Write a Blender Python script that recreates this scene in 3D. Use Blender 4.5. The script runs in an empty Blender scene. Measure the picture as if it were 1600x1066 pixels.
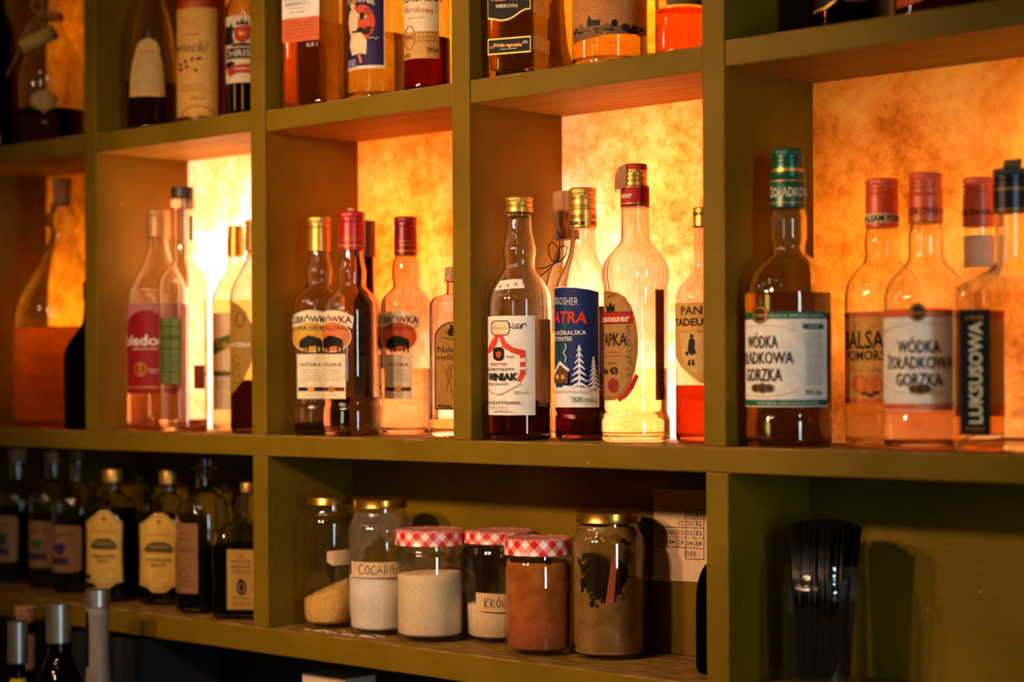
import bpy, bmesh, math, random
from mathutils import Vector
random.seed(7)
sc = bpy.context.scene
COL = sc.collection
PI = math.pi
ZO = 1.30                                  # height of the middle shelf's top above the floor

# ------------------------------------------------------------------ camera
F, YAW, PIT, ROL, SHY = 3000.5, math.radians(42.423), math.radians(-0.0942), math.radians(-0.2881), 60.7141
CAM = Vector((1.3207, -1.7692, ZO + 0.0809))
FW = Vector((-math.sin(YAW) * math.cos(PIT), math.cos(YAW) * math.cos(PIT), math.sin(PIT)))
R0 = Vector((math.cos(YAW), math.sin(YAW), 0.0))
U0 = R0.cross(FW)
RT = math.cos(ROL) * R0 + math.sin(ROL) * U0
UP = -math.sin(ROL) * R0 + math.cos(ROL) * U0
cam_data = bpy.data.cameras.new('camera')
cam = bpy.data.objects.new('camera', cam_data)
COL.objects.link(cam)
cam_data.sensor_width = 36.0
cam_data.lens = F * 36.0 / 1600.0
cam_data.shift_y = SHY / 1600.0
cam_data.clip_start = 0.05
M3 = [[RT[i], UP[i], -FW[i]] for i in range(3)]
from mathutils import Matrix
mw = Matrix(M3).to_4x4()
mw.translation = CAM
cam.matrix_world = mw
cam_data.dof.use_dof = True
cam_data.dof.focus_distance = 2.43
cam_data.dof.aperture_fstop = 2.6
cam_data.dof.aperture_blades = 0
sc.camera = cam

# ------------------------------------------------------------------ view, world, lights
sc.view_settings.view_transform = 'Standard'
sc.view_settings.look = 'None'
sc.view_settings.gamma = 1.0
sc.view_settings.exposure = 0.0
sc.view_settings.use_curve_mapping = False
cy = sc.cycles
cy.max_bounces = 20
cy.diffuse_bounces = 4
cy.glossy_bounces = 6
cy.transmission_bounces = 18
cy.transparent_max_bounces = 40
cy.sample_clamp_indirect = 6.0
cy.caustics_reflective = False
cy.caustics_refractive = True
cy.blur_glossy = 0.3
cy.use_denoising = True
world = bpy.data.worlds.new('dim_bar_room')
sc.world = world
world.use_nodes = True
bg = world.node_tree.nodes['Background']
bg.inputs[0].default_value = (1.0, 0.55, 0.25, 1)
bg.inputs[1].default_value = 0.05


def lamp(name, loc, power, color, radius=0.03):
    l = bpy.data.lights.new(name, 'POINT')
    l.energy = power
    l.color = color
    l.shadow_soft_size = radius
    o = bpy.data.objects.new(name, l)
    o.location = (loc[0], loc[1], loc[2] + ZO)
    COL.objects.link(o)
    return o


def area(name, loc, target, size, power, color):
    l = bpy.data.lights.new(name, 'AREA')
    l.shape = 'RECTANGLE'
    l.size, l.size_y = size
    l.energy = power
    l.color = color
    o = bpy.data.objects.new(name, l)
    o.location = (loc[0], loc[1], loc[2] + ZO)
    d = Vector(target) - Vector(loc)
    o.rotation_euler = d.to_track_quat('-Z', 'Y').to_euler()
    COL.objects.link(o)
    return o


WARM = (1.0, 0.62, 0.37)


def spot(name, loc, target, power, color, angle, blend, radius):
    l = bpy.data.lights.new(name, 'SPOT')
    l.energy = power
    l.color = color
    l.spot_size = math.radians(angle)
    l.spot_blend = blend
    l.shadow_soft_size = radius
    o = bpy.data.objects.new(name, l)
    o.location = (loc[0], loc[1], loc[2] + ZO)
    o.rotation_euler = (Vector(target) - Vector(loc)).to_track_quat('-Z', 'Y').to_euler()
    COL.objects.link(o)


# shaded pendant lamps over the bar, aimed at the shelves, and small bare bulbs further back
spot('pendant_lamp', (-0.66, -1.45, 0.56), (-0.50, 0.0, 0.10), 66.0, WARM, 70, 1.0, 0.05)
spot('pendant_lamp', (-0.26, -1.50, 0.61), (-0.42, 0.0, 0.10), 66.0, WARM, 70, 1.0, 0.05)
for p, w in [((-0.95, -1.15, 0.80), 3.2), ((-0.45, -1.05, 0.98), 2.2), ((0.05, -1.25, 1.05), 2.0), ((0.45, -1.55, 0.90), 2.0), ((-1.50, -1.20, 0.80), 4.5), ((-0.70, -1.90, 1.25), 2.2)]:
    lamp('bare_bulb', p, w, WARM, 0.030)
# daylight from a window at the far right end of the bar
area('window_daylight', (3.0, -1.35, 0.25), (-0.3, 0.0, -0.1), (0.34, 1.3), 27.0, (0.66, 0.88, 1.0))
# lamps in the cavity behind the translucent panels
AMB = (1.0, 0.34, 0.012)
RED = (1.0, 0.20, 0.015)
HOT = (1.0, 0.74, 0.72)
for p, w, c in [((-1.52, 0.31, 0.20), 2.2, AMB),
                ((-1.13, 0.26, 0.10), 5.0, HOT), ((-1.06, 0.28, 0.24), 5.0, HOT), ((-1.06, 0.31, 0.30), 4.0, RED),
                ((-0.67, 0.32, 0.26), 6.0, RED), ((-0.61, 0.25, 0.05), 1.2, HOT),
                ((-0.34, 0.235, 0.19), 2.6, HOT), ((-0.30, 0.25, 0.06), 2.2, HOT), ((-0.20, 0.26, 0.04), 1.6, HOT), ((-0.20, 0.32, 0.30), 5.0, RED),
                ((0.12, 0.32, 0.20), 1.6, AMB), ((0.40, 0.30, 0.24), 2.1, AMB), ((0.28, 0.26, 0.03), 0.5, HOT),
                ((-0.20, 0.31, 0.60), 3.4, AMB), ((-0.62, 0.31, 0.62), 2.4, AMB), ((-1.05, 0.31, 0.66), 0.5, AMB), ((-1.50, 0.31, 0.66), 0.6, AMB)]:  # last lamp added only to lighten the dark upper left decanter
    lamp('cavity_lamp', p, w, c, 0.04)


# ------------------------------------------------------------------ projection helpers (photo pixel -> place on a vertical plane Y)
def at(x, Y, y=540):
    d = FW + RT * ((x - 800) / F) - UP * ((y - 533 - SHY) / F)
    t = (Y - CAM.y) / d.y
    P = CAM + d * t
    return P.x, F / t


def yproj(P):
    d = Vector(P) - CAM
    return 533 + SHY - F * d.dot(UP) / d.dot(FW)


def zpx(X, Y, y):
    z = ZO
    for _ in range(4):
        dz = (yproj((X, Y, z)) - y) / F * (Vector((X, Y, z)) - CAM).dot(FW)
        z += dz
    return z


# ------------------------------------------------------------------ materials
def lin(c):
    if isinstance(c, str):
        c = c.lstrip('#')
        c = [int(c[i:i + 2], 16) / 255 for i in (0, 2, 4)]
        return tuple(v / 12.92 if v <= 0.04045 else ((v + 0.055) / 1.055) ** 2.4 for v in c)
    return tuple(c)


MATS = {}


def nodes(name):
    m = bpy.data.materials.new(name)
    m.use_nodes = True
    nt = m.node_tree
    nt.nodes.clear()
    out = nt.nodes.new('ShaderNodeOutputMaterial')
    return m, nt, out


def N(nt, t, **kw):
    n = nt.nodes.new(t)
    for k, v in kw.items():
        if k in n.inputs:
            n.inputs[k].default_value = v
        else:
            setattr(n, k, v)
    return n


def noise_mix(nt, c1, c2, scale, detail=4, lo=0.35, hi=0.65, stretch=None):
    tc = N(nt, 'ShaderNodeTexCoord')
    mp = N(nt, 'ShaderNodeMapping')
    if stretch:
        mp.inputs['Scale'].default_value = stretch
    nt.links.new(tc.outputs['Object'], mp.inputs['Vector'])
    no = N(nt, 'ShaderNodeTexNoise', Scale=scale, Detail=detail)
    nt.links.new(mp.outputs[0], no.inputs['Vector'])
    r = N(nt, 'ShaderNodeValToRGB')
    r.color_ramp.elements[0].position = lo
    r.color_ramp.elements[1].position = hi
    r.color_ramp.elements[0].color = (*c1, 1)
    r.color_ramp.elements[1].color = (*c2, 1)
    nt.links.new(no.outputs['Fac'], r.inputs['Fac'])
    return r.outputs['Color'], no.outputs['Fac']


def paper(c, rough=0.6, trans=0.18, metal=0.0):
    """printed paper or ink: slight fibre variation, lets a little light through"""
    key = ('paper', c, rough, trans, metal)
    if key in MATS:
        return MATS[key]
    m, nt, out = nodes('printed_paper')
    b = lin(c)
    col, _ = noise_mix(nt, tuple(v * 0.9 for v in b), tuple(min(1, v * 1.05) for v in b), 90)
    p = N(nt, 'ShaderNodeBsdfPrincipled', Roughness=rough, Metallic=metal)
    p.inputs['Specular IOR Level'].default_value = 0.25
    nt.links.new(col, p.inputs['Base Color'])
    if trans > 0:
        t = N(nt, 'ShaderNodeBsdfTranslucent')
        nt.links.new(col, t.inputs['Color'])
        mx = N(nt, 'ShaderNodeMixShader', Fac=trans)
        nt.links.new(p.outputs[0], mx.inputs[1])
        nt.links.new(t.outputs[0], mx.inputs[2])
        nt.links.new(mx.outputs[0], out.inputs[0])
    else:
        nt.links.new(p.outputs[0], out.inputs[0])
    MATS[key] = m
    return m


def solid(c, rough=0.45, metal=0.0, name='plain_surface', var=0.12, scale=60, bump=0.0, stretch=None):
    key = ('solid', c, rough, metal, name)
    if key in MATS:
        return MATS[key]
    m, nt, out = nodes(name)
    b = lin(c)
    col, fac = noise_mix(nt, tuple(v * (1 - var) for v in b), tuple(min(1, v * (1 + var)) for v in b), scale, stretch=stretch)
    p = N(nt, 'ShaderNodeBsdfPrincipled', Roughness=rough, Metallic=metal)
    nt.links.new(col, p.inputs['Base Color'])
    if bump:
        bp = N(nt, 'ShaderNodeBump', Strength=bump, Distance=0.002)
        nt.links.new(fac, bp.inputs['Height'])
        nt.links.new(bp.outputs[0], p.inputs['Normal'])
    nt.links.new(p.outputs[0], out.inputs[0])
    MATS[key] = m
    return m


def glass(c=(0.97, 0.98, 0.96), rough=0.0, ior=1.48, name='clear_glass'):
    key = ('glass', c, rough, ior)
    if key in MATS:
        return MATS[key]
    m, nt, out = nodes(name)
    c = lin(c)
    col, _ = noise_mix(nt, tuple(v * 0.985 for v in c), c, 25)
    g = N(nt, 'ShaderNodeBsdfGlass', Roughness=rough, IOR=ior)
    nt.links.new(col, g.inputs['Color'])
    nt.links.new(g.outputs[0], out.inputs[0])
    MATS[key] = m
    return m


def thin_glass(c=(0.975, 0.98, 0.97), name='thin_jar_glass'):
    """thin jar wall: passes light straight through, mirrors a little at grazing angles"""
    key = ('thin', c)
    if key in MATS:
        return MATS[key]
    m, nt, out = nodes(name)
    col, _ = noise_mix(nt, tuple(v * 0.97 for v in c), c, 30)
    t = N(nt, 'ShaderNodeBsdfTransparent')
    nt.links.new(col, t.inputs[0])
    g = N(nt, 'ShaderNodeBsdfGlossy', Roughness=0.03)
    lw = N(nt, 'ShaderNodeLayerWeight', Blend=0.5)
    pw = N(nt, 'ShaderNodeMath', operation='POWER')
    pw.inputs[1].default_value = 4.0
    nt.links.new(lw.outputs['Facing'], pw.inputs[0])
    f = N(nt, 'ShaderNodeMath', operation='MULTIPLY_ADD')
    f.inputs[1].default_value = 0.55
    f.inputs[2].default_value = 0.065
    nt.links.new(pw.outputs[0], f.inputs[0])
    mx = N(nt, 'ShaderNodeMixShader')
    nt.links.new(f.outputs[0], mx.inputs[0])
    nt.links.new(t.outputs[0], mx.inputs[1])
    nt.links.new(g.outputs[0], mx.inputs[2])
    nt.links.new(mx.outputs[0], out.inputs[0])
    MATS[key] = m
    return m


def liquid(c, name='liquid'):
    return glass(c, 0.0, 1.34, name)


def olive_paint():
    m, nt, out = nodes('olive_green_paint')
    col, fac = noise_mix(nt, (0.132, 0.077, 0.0016), (0.195, 0.114, 0.0026), 7, 6, 0.3, 0.7)
    # chips that show bare wood
    tc = N(nt, 'ShaderNodeTexCoord')
    n2 = N(nt, 'ShaderNodeTexNoise', Scale=55.0, Detail=3.0)
    nt.links.new(tc.outputs['Object'], n2.inputs['Vector'])
    r2 = N(nt, 'ShaderNodeValToRGB')
    r2.color_ramp.elements[0].position = 0.725
    r2.color_ramp.elements[1].position = 0.755
    nt.links.new(n2.outputs['Fac'], r2.inputs['Fac'])
    # worn board tops: only up-facing, streaky, towards the front edge
    ge = N(nt, 'ShaderNodeNewGeometry')
    sx = N(nt, 'ShaderNodeSeparateXYZ')
    nt.links.new(ge.outputs['Normal'], sx.inputs[0])
    up = N(nt, 'ShaderNodeMath', operation='GREATER_THAN')
    up.inputs[1].default_value = 0.35
    nt.links.new(sx.outputs['Z'], up.inputs[0])
    mp = N(nt, 'ShaderNodeMapping')
    mp.inputs['Scale'].default_value = (6, 26, 10)
    nt.links.new(tc.outputs['Object'], mp.inputs['Vector'])
    n3 = N(nt, 'ShaderNodeTexNoise', Scale=4.0, Detail=6.0)
    nt.links.new(mp.outputs[0], n3.inputs['Vector'])
    r3 = N(nt, 'ShaderNodeValToRGB')
    r3.color_ramp.elements[0].position = 0.46
    r3.color_ramp.elements[1].position = 0.56
    nt.links.new(n3.outputs['Fac'], r3.inputs['Fac'])
    mu = N(nt, 'ShaderNodeMath', operation='MULTIPLY')
    nt.links.new(up.outputs[0], mu.inputs[0])
    nt.links.new(r3.outputs[0], mu.inputs[1])
    mx = N(nt, 'ShaderNodeMath', operation='MAXIMUM')
    nt.links.new(mu.outputs[0], mx.inputs[0])
    nt.links.new(r2.outputs[0], mx.inputs[1])
    mix = N(nt, 'ShaderNodeMixRGB')
    nt.links.new(mx.outputs[0], mix.inputs[0])
    nt.links.new(col, mix.inputs[1])
    mix.inputs[2].default_value = (0.30, 0.15, 0.05, 1)
    bv = N(nt, 'ShaderNodeBevel')
    bv.samples = 4
    bv.inputs['Radius'].default_value = 0.0035
    dt = N(nt, 'ShaderNodeVectorMath', operation='DOT_PRODUCT')
    nt.links.new(bv.outputs[0], dt.inputs[0])
    nt.links.new(ge.outputs['True Normal'], dt.inputs[1])
    rb = N(nt, 'ShaderNodeValToRGB')
    rb.color_ramp.elements[0].position = 0.80
    rb.color_ramp.elements[0].color = (1, 1, 1, 1)
    rb.color_ramp.elements[1].position = 0.93
    rb.color_ramp.elements[1].color = (0, 0, 0, 1)
    nt.links.new(dt.outputs['Value'], rb.inputs[0])
    n5 = N(nt, 'ShaderNodeTexNoise', Scale=11.0, Detail=5.0)
    nt.links.new(tc.outputs['Object'], n5.inputs['Vector'])
    r5 = N(nt, 'ShaderNodeValToRGB')
    r5.color_ramp.elements[0].position = 0.47
    r5.color_ramp.elements[1].position = 0.60
    nt.links.new(n5.outputs['Fac'], r5.inputs[0])
    me = N(nt, 'ShaderNodeMath', operation='MULTIPLY')
    nt.links.new(rb.outputs[0], me.inputs[0])
    nt.links.new(r5.outputs[0], me.inputs[1])
    mixe = N(nt, 'ShaderNodeMixRGB')
    nt.links.new(me.outputs[0], mixe.inputs[0])
    nt.links.new(mix.outputs[0], mixe.inputs[1])
    mixe.inputs[2].default_value = (0.36, 0.27, 0.13, 1)
    mix = mixe
    # undersides: thin wash of paint over light wood, grain showing
    dn = N(nt, 'ShaderNodeMath', operation='LESS_THAN')
    dn.inputs[1].default_value = -0.9
    nt.links.new(sx.outputs['Z'], dn.inputs[0])
    mp6 = N(nt, 'ShaderNodeMapping')
    mp6.inputs['Scale'].default_value = (2, 30, 1)
    nt.links.new(tc.outputs['Object'], mp6.inputs['Vector'])
    n6 = N(nt, 'ShaderNodeTexNoise', Scale=3.0, Detail=5.0)
    nt.links.new(mp6.outputs[0], n6.inputs['Vector'])
    r6 = N(nt, 'ShaderNodeValToRGB')
    r6.color_ramp.elements[0].position = 0.35
    r6.color_ramp.elements[1].position = 0.65
    r6.color_ramp.elements[0].color = (0.25, 0.18, 0.022, 1)
    r6.color_ramp.elements[1].color = (0.36, 0.27, 0.040, 1)
    nt.links.new(n6.outputs['Fac'], r6.inputs[0])
    mixd = N(nt, 'ShaderNodeMixRGB')
    nt.links.new(dn.outputs[0], mixd.inputs[0])
    nt.links.new(mix.outputs[0], mixd.inputs[1])
    nt.links.new(r6.outputs[0], mixd.inputs[2])
    mix = mixd
    p = N(nt, 'ShaderNodeBsdfPrincipled', Roughness=0.55)
    p.inputs['Specular IOR Level'].default_value = 0.12
    nt.links.new(mix.outputs[0], p.inputs['Base Color'])
    mp4 = N(nt, 'ShaderNodeMapping')
    mp4.inputs['Scale'].default_value = (3, 12, 12)
    nt.links.new(tc.outputs['Object'], mp4.inputs['Vector'])
    n4 = N(nt, 'ShaderNodeTexNoise', Scale=9.0, Detail=5.0)
    nt.links.new(mp4.outputs[0], n4.inputs['Vector'])
    bp = N(nt, 'ShaderNodeBump', Strength=0.35, Distance=0.002)
    nt.links.new(n4.outputs['Fac'], bp.inputs['Height'])
    nt.links.new(bp.outputs[0], p.inputs['Normal'])
    nt.links.new(p.outputs[0], out.inputs[0])
    return m


def panel_mat():
    """mottled parchment-like sheet that lets the lamps behind it through"""
    m, nt, out = nodes('mottled_translucent_sheet')
    tc = N(nt, 'ShaderNodeTexCoord')
    n1 = N(nt, 'ShaderNodeTexNoise', Scale=8.0, Detail=8.0, Roughness=0.7, Distortion=0.4)
    n2 = N(nt, 'ShaderNodeTexNoise', Scale=70.0, Detail=5.0, Roughness=0.7)
    nt.links.new(tc.outputs['Object'], n1.inputs['Vector'])
    nt.links.new(tc.outputs['Object'], n2.inputs['Vector'])
    ad = N(nt, 'ShaderNodeMixRGB')
    ad.inputs[0].default_value = 0.30
    nt.links.new(n1.outputs['Fac'], ad.inputs[1])
    nt.links.new(n2.outputs['Fac'], ad.inputs[2])
    r = N(nt, 'ShaderNodeValToRGB')
    e = r.color_ramp.elements
    e[0].position, e[0].color = 0.36, (0.42, 0.16, 0.03, 1)
    e[1].position, e[1].color = 0.62, (1.0, 0.82, 0.62, 1)
    k = r.color_ramp.elements.new(0.48)
    k.color = (0.82, 0.45, 0.18, 1)
    nt.links.new(ad.outputs[0], r.inputs['Fac'])
    t = N(nt, 'ShaderNodeBsdfTranslucent')
    d = N(nt, 'ShaderNodeBsdfDiffuse')
    nt.links.new(r.outputs[0], t.inputs[0])
    nt.links.new(r.outputs[0], d.inputs[0])
    mx = N(nt, 'ShaderNodeMixShader', Fac=0.93)
    nt.links.new(d.outputs[0], mx.inputs[1])
    nt.links.new(t.outputs[0], mx.inputs[2])
    nt.links.new(mx.outputs[0], out.inputs[0])
    return m


def gingham():
    if 'gingham' in MATS:
        return MATS['gingham']
    m, nt, out = nodes('red_white_gingham')
    uv = N(nt, 'ShaderNodeUVMap', uv_map='uv')
    sp = N(nt, 'ShaderNodeSeparateXYZ')
    nt.links.new(uv.outputs[0], sp.inputs[0])

    def stripe(op):
        a = N(nt, 'ShaderNodeMath', operation=op)
        nt.links.new(sp.outputs['X'], a.inputs[0])
        nt.links.new(sp.outputs['Y'], a.inputs[1])
        b = N(nt, 'ShaderNodeMath', operation='MULTIPLY')
        b.inputs[1].default_value = 1 / 0.0235
        nt.links.new(a.outputs[0], b.inputs[0])
        c = N(nt, 'ShaderNodeMath', operation='FRACT')
        nt.links.new(b.outputs[0], c.inputs[0])
        g = N(nt, 'ShaderNodeMath', operation='GREATER_THAN')
        g.inputs[1].default_value = 0.5
        nt.links.new(c.outputs[0], g.inputs[0])
        return g.outputs[0]
    s = N(nt, 'ShaderNodeMath', operation='ADD')
    nt.links.new(stripe('ADD'), s.inputs[0])
    nt.links.new(stripe('SUBTRACT'), s.inputs[1])
    h = N(nt, 'ShaderNodeMath', operation='MULTIPLY')
    h.inputs[1].default_value = 0.5
    nt.links.new(s.outputs[0], h.inputs[0])
    r = N(nt, 'ShaderNodeValToRGB')
    r.color_ramp.interpolation = 'CONSTANT'
    e = r.color_ramp.elements
    e[0].position, e[0].color = 0.0, (0.85, 0.72, 0.62, 1)
    e[1].position, e[1].color = 0.75, (0.62, 0.012, 0.012, 1)
    k = r.color_ramp.elements.new(0.25)
    k.color = (0.75, 0.20, 0.15, 1)
    nt.links.new(h.outputs[0], r.inputs[0])
    p = N(nt, 'ShaderNodeBsdfPrincipled', Roughness=0.3)
    nt.links.new(r.outputs[0], p.inputs['Base Color'])
    nt.links.new(p.outputs[0], out.inputs[0])
    MATS['gingham'] = m
    return m


def film(c, c2, patch=None, name='powder_film', cover=1.0):
    """powder clinging to the inside of a jar; patch = (x, z, rx, rz) window in object space rubbed clear"""
    m, nt, out = nodes(name)
    col, fac = noise_mix(nt, lin(c), lin(c2), 45, 6)
    d = N(nt, 'ShaderNodeBsdfDiffuse')
    nt.links.new(col, d.inputs[0])
    tc = N(nt, 'ShaderNodeTexCoord')
    n2 = N(nt, 'ShaderNodeTexNoise', Scale=70.0, Detail=6.0)
    nt.links.new(tc.outputs['Object'], n2.inputs['Vector'])
    mp = N(nt, 'ShaderNodeMapping')
    px, pz, rx, rz = patch
    mp.inputs['Location'].default_value = (-px / rx, 0, -pz / rz)
    mp.inputs['Scale'].default_value = (1 / rx, 4.0, 1 / rz)
    nt.links.new(tc.outputs['Object'], mp.inputs['Vector'])
    ln = N(nt, 'ShaderNodeVectorMath', operation='LENGTH')
    nt.links.new(mp.outputs[0], ln.inputs[0])
    a = N(nt, 'ShaderNodeMath', operation='MULTIPLY_ADD')
    a.inputs[1].default_value = 1.6
    nt.links.new(n2.outputs['Fac'], a.inputs[0])
    nt.links.new(ln.outputs['Value'], a.inputs[2])
    r = N(nt, 'ShaderNodeValToRGB')
    r.color_ramp.elements[0].position = 0.86
    r.color_ramp.elements[1].position = 0.92
    sb = N(nt, 'ShaderNodeMath', operation='SUBTRACT')
    sb.inputs[1].default_value = 0.85
    nt.links.new(a.outputs[0], sb.inputs[0])
    nt.links.new(sb.outputs[0], r.inputs[0])
    tr = N(nt, 'ShaderNodeBsdfTransparent')
    cv = N(nt, 'ShaderNodeMath', operation='MULTIPLY')
    cv.inputs[1].default_value = cover
    nt.links.new(r.outputs[0], cv.inputs[0])
    mx = N(nt, 'ShaderNodeMixShader')
    nt.links.new(cv.outputs[0], mx.inputs[0])
    nt.links.new(tr.outputs[0], mx.inputs[1])
    nt.links.new(d.outputs[0], mx.inputs[2])
    nt.links.new(mx.outputs[0], out.inputs[0])
    return m


OLIVE = olive_paint()
PANEL = panel_mat()
CLEAR = glass()
JARGLASS = thin_glass()
def frosted():
    m, nt, out = nodes('frosted_pale_glass')
    col, _ = noise_mix(nt, (0.34, 0.28, 0.23), (0.42, 0.35, 0.29), 60)
    g = N(nt, 'ShaderNodeBsdfGlass', Roughness=0.4, IOR=1.45)
    d = N(nt, 'ShaderNodeBsdfDiffuse')
    nt.links.new(col, d.inputs[0])
    mx = N(nt, 'ShaderNodeMixShader', Fac=0.45)
    nt.links.new(g.outputs[0], mx.inputs[1])
    nt.links.new(d.outputs[0], mx.inputs[2])
    nt.links.new(mx.outputs[0], out.inputs[0])
    return m


FROST = frosted()
GREENISH = glass((0.93, 0.97, 0.88), name='greenish_glass')
GOLD = solid('#D9A441', 0.28, 0.9, 'gold_metal', 0.08)
GOLDCAP = solid('#C99A45', 0.36, 0.75, 'gold_cap', 0.08)
SILVER = solid('#C4C2BE', 0.33, 0.95, 'brushed_silver', 0.06, 40, 0, (1, 1, 0.05))
CORK = solid('#B8875C', 0.85, 0, 'cork', 0.3, 160, 0.3)
BLACK = solid('#0B0908', 0.35, 0, 'black_plastic')
DKRED = solid('#7E1210', 0.32, 0.15, 'dark_red_cap')
REDCAP = solid('#B01A18', 0.3, 0.1, 'red_cap')
ORANGE = solid('#D8572A', 0.38, 0.1, 'orange_cap')
GREEN = solid('#0E5138', 0.3, 0.2, 'green_cap')
BROWN = solid('#3A2113', 0.45, 0, 'brown_cap')
TAN = solid('#B98B4E', 0.4, 0.3, 'tan_cap')
TWINE = solid('#A9834A', 0.9, 0, 'jute_twine', 0.3, 300, 0.4)


# ------------------------------------------------------------------ mesh helpers
def mesh_obj(name, verts, faces, mats, parent=None, fmat=None, smooth=True, uv=None):
    me = bpy.data.meshes.new(name)
    me.from_pydata(verts, [], faces)
    for m in mats:
        me.materials.append(m)
    if fmat:
        me.polygons.foreach_set('material_index', fmat)
    if uv:
        l = me.uv_layers.new(name='uv')
        for i, c in enumerate(uv):
            l.data[i].uv = c
    if smooth:
        me.polygons.foreach_set('use_smooth', [True] * len(me.polygons))
    me.update()
    o = bpy.data.objects.new(name, me)
    COL.objects.link(o)
    if parent:
        o.parent = parent
    return o


def bm_obj(name, bm, mat, parent=None, smooth=False):
    me = bpy.data.meshes.new(name)
    bm.to_mesh(me)
    bm.free()
    me.materials.append(mat)
    if smooth:
        me.polygons.foreach_set('use_smooth', [True] * len(me.polygons))
    o = bpy.data.objects.new(name, me)
    COL.objects.link(o)
    if parent:
        o.parent = parent
    return o


def box(name, x0, x1, y0, y1, z0, z1, mat, parent=None, bev=0.0015):
    bm = bmesh.new()
    bmesh.ops.create_cube(bm, size=1)
    for v in bm.verts:
        v.co = Vector(((x0 + x1) / 2 + v.co.x * (x1 - x0), (y0 + y1) / 2 + v.co.y * (y1 - y0), (z0 + z1) / 2 + v.co.z * (z1 - z0)))
    if bev:
        bmesh.ops.bevel(bm, geom=list(bm.edges), offset=bev, segments=2, profile=0.5, affect='EDGES')
    return bm_obj(name, bm, mat, parent)


def thing(name, label, cat, loc=(0, 0, 0), rz=0.0, group=None):
    o = bpy.data.objects.new(name, None)
    o.empty_display_size = 0.02
    COL.objects.link(o)
    o.location = loc
    o.rotation_euler = (0, 0, rz)
    o['label'] = label
    o['category'] = cat
    if group:
        o['group'] = group
    return o


def tag(o, label, cat, group=None):
    o['label'] = label
    o['category'] = cat
    if group:
        o['group'] = group
    return o


def structure(o):
    o['kind'] = 'structure'
    return o


def pchip(zs, rs):
    n = len(zs)
    h = [zs[i + 1] - zs[i] for i in range(n - 1)]
    d = [(rs[i + 1] - rs[i]) / h[i] for i in range(n - 1)]
    m = [0.0] * n
    m[0], m[-1] = d[0], d[-1]
    for i in range(1, n - 1):
        if d[i - 1] * d[i] > 0:
            w1, w2 = 2 * h[i] + h[i - 1], h[i] + 2 * h[i - 1]
            m[i] = (w1 + w2) / (w1 / d[i - 1] + w2 / d[i])

    def f(z):
        if z <= zs[0]:
            return rs[0]
        if z >= zs[-1]:
            return rs[-1]
        i = 0
        while z > zs[i + 1]:
            i += 1
        t = (z - zs[i]) / h[i]
        return ((1 + 2 * t) * (1 - t) ** 2 * rs[i] + t * (1 - t) ** 2 * h[i] * m[i] + t * t * (3 - 2 * t) * rs[i + 1] + t * t * (t - 1) * h[i] * m[i + 1])
    return f


def revolve(name, prof, mat, parent, seg=56, sec=None, closed=False, flute=None, uv=False, mats=None, mfun=None, jitter=None):
    """surface of revolution from (r, z) rows; sec(theta, r) -> (x, y) gives other cross sections"""
    verts, faces, fm, uvs = [], [], [], []
    ring = []
    for (r, z) in prof:
        if r < 1e-6:
            ring.append([len(verts)] * seg)
            verts.append((0, 0, z))
            continue
        idx = []
        for k in range(seg):
            th = 2 * PI * k / seg
            rr = r
            if flute:
                rr = flute(th, r, z)
            if jitter:
                rr = rr + jitter(th, z)
            x, y = sec(th, rr) if sec else (rr * math.cos(th), rr * math.sin(th))
            idx.append(len(verts))
            verts.append((x, y, z))
        ring.append(idx)
    n = len(prof)
    pl = [0.0]
    for i in range(1, n):
        pl.append(pl[-1] + math.hypot(prof[i][0] - prof[i - 1][0], prof[i][1] - prof[i - 1][1]))
    R = max(p[0] for p in prof)
    rng = range(n) if closed else range(n - 1)
    for i in rng:
        a, b = ring[i], ring[(i + 1) % n]
        for k in range(seg):
            k2 = (k + 1) % seg
            f = [a[k], a[k2], b[k2], b[k]]
            g = []
            for v in f:
                if v not in g:
                    g.append(v)
            if len(g) < 3:
                continue
            faces.append(g)
            if mfun:
                fm.append(mfun((prof[i][1] + prof[(i + 1) % n][1]) / 2))
            if uv:
                flat = abs(prof[(i + 1) % n][1] - prof[i][1]) < 0.3 * abs(prof[(i + 1) % n][0] - prof[i][0])
                for v in g:
                    x, y, z = verts[v]
                    if flat:
                        uvs.append((x, y))
                    else:
                        kk = k + (1 if v in (a[k2], b[k2]) else 0)
                        uvs.append((2 * PI * kk / seg * R, z))
    return mesh_obj(name, verts, faces, mats or [mat], parent, fm if mfun else None, True, uvs if uv else None)


def autosmooth(o, ang=35):
    """mark edges sharper than ang as sharp"""
    me = o.data
    bm = bmesh.new()
    bm.from_mesh(me)
    bmesh.ops.recalc_face_normals(bm, faces=list(bm.faces))
    for e in bm.edges:
        if len(e.link_faces) == 2 and e.calc_face_angle(0) > math.radians(ang):
            e.smooth = False
    bm.to_mesh(me)
    bm.free()
    return o


def tube(name, pts, r, mat, parent=None, seg=8, flat=1.0):
    verts, faces = [], []
    P = [Vector(p) for p in pts]
    for i, p in enumerate(P):
        t = (P[min(i + 1, len(P) - 1)] - P[max(i - 1, 0)]).normalized()
        a = t.cross(Vector((0.13, 0.2, 1))).normalized()
        b = t.cross(a)
        for k in range(seg):
            th = 2 * PI * k / seg
            verts.append(p + a * (r * math.cos(th)) + b * (r * flat * math.sin(th)))
    for i in range(len(P) - 1):
        for k in range(seg):
            k2 = (k + 1) % seg
            faces.append([i * seg + k, i * seg + k2, (i + 1) * seg + k2, (i + 1) * seg + k])
    faces.append(list(range(seg))[::-1])
    faces.append([(len(P) - 1) * seg + k for k in range(seg)])
    return mesh_obj(name, verts, faces, [mat], parent)


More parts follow.
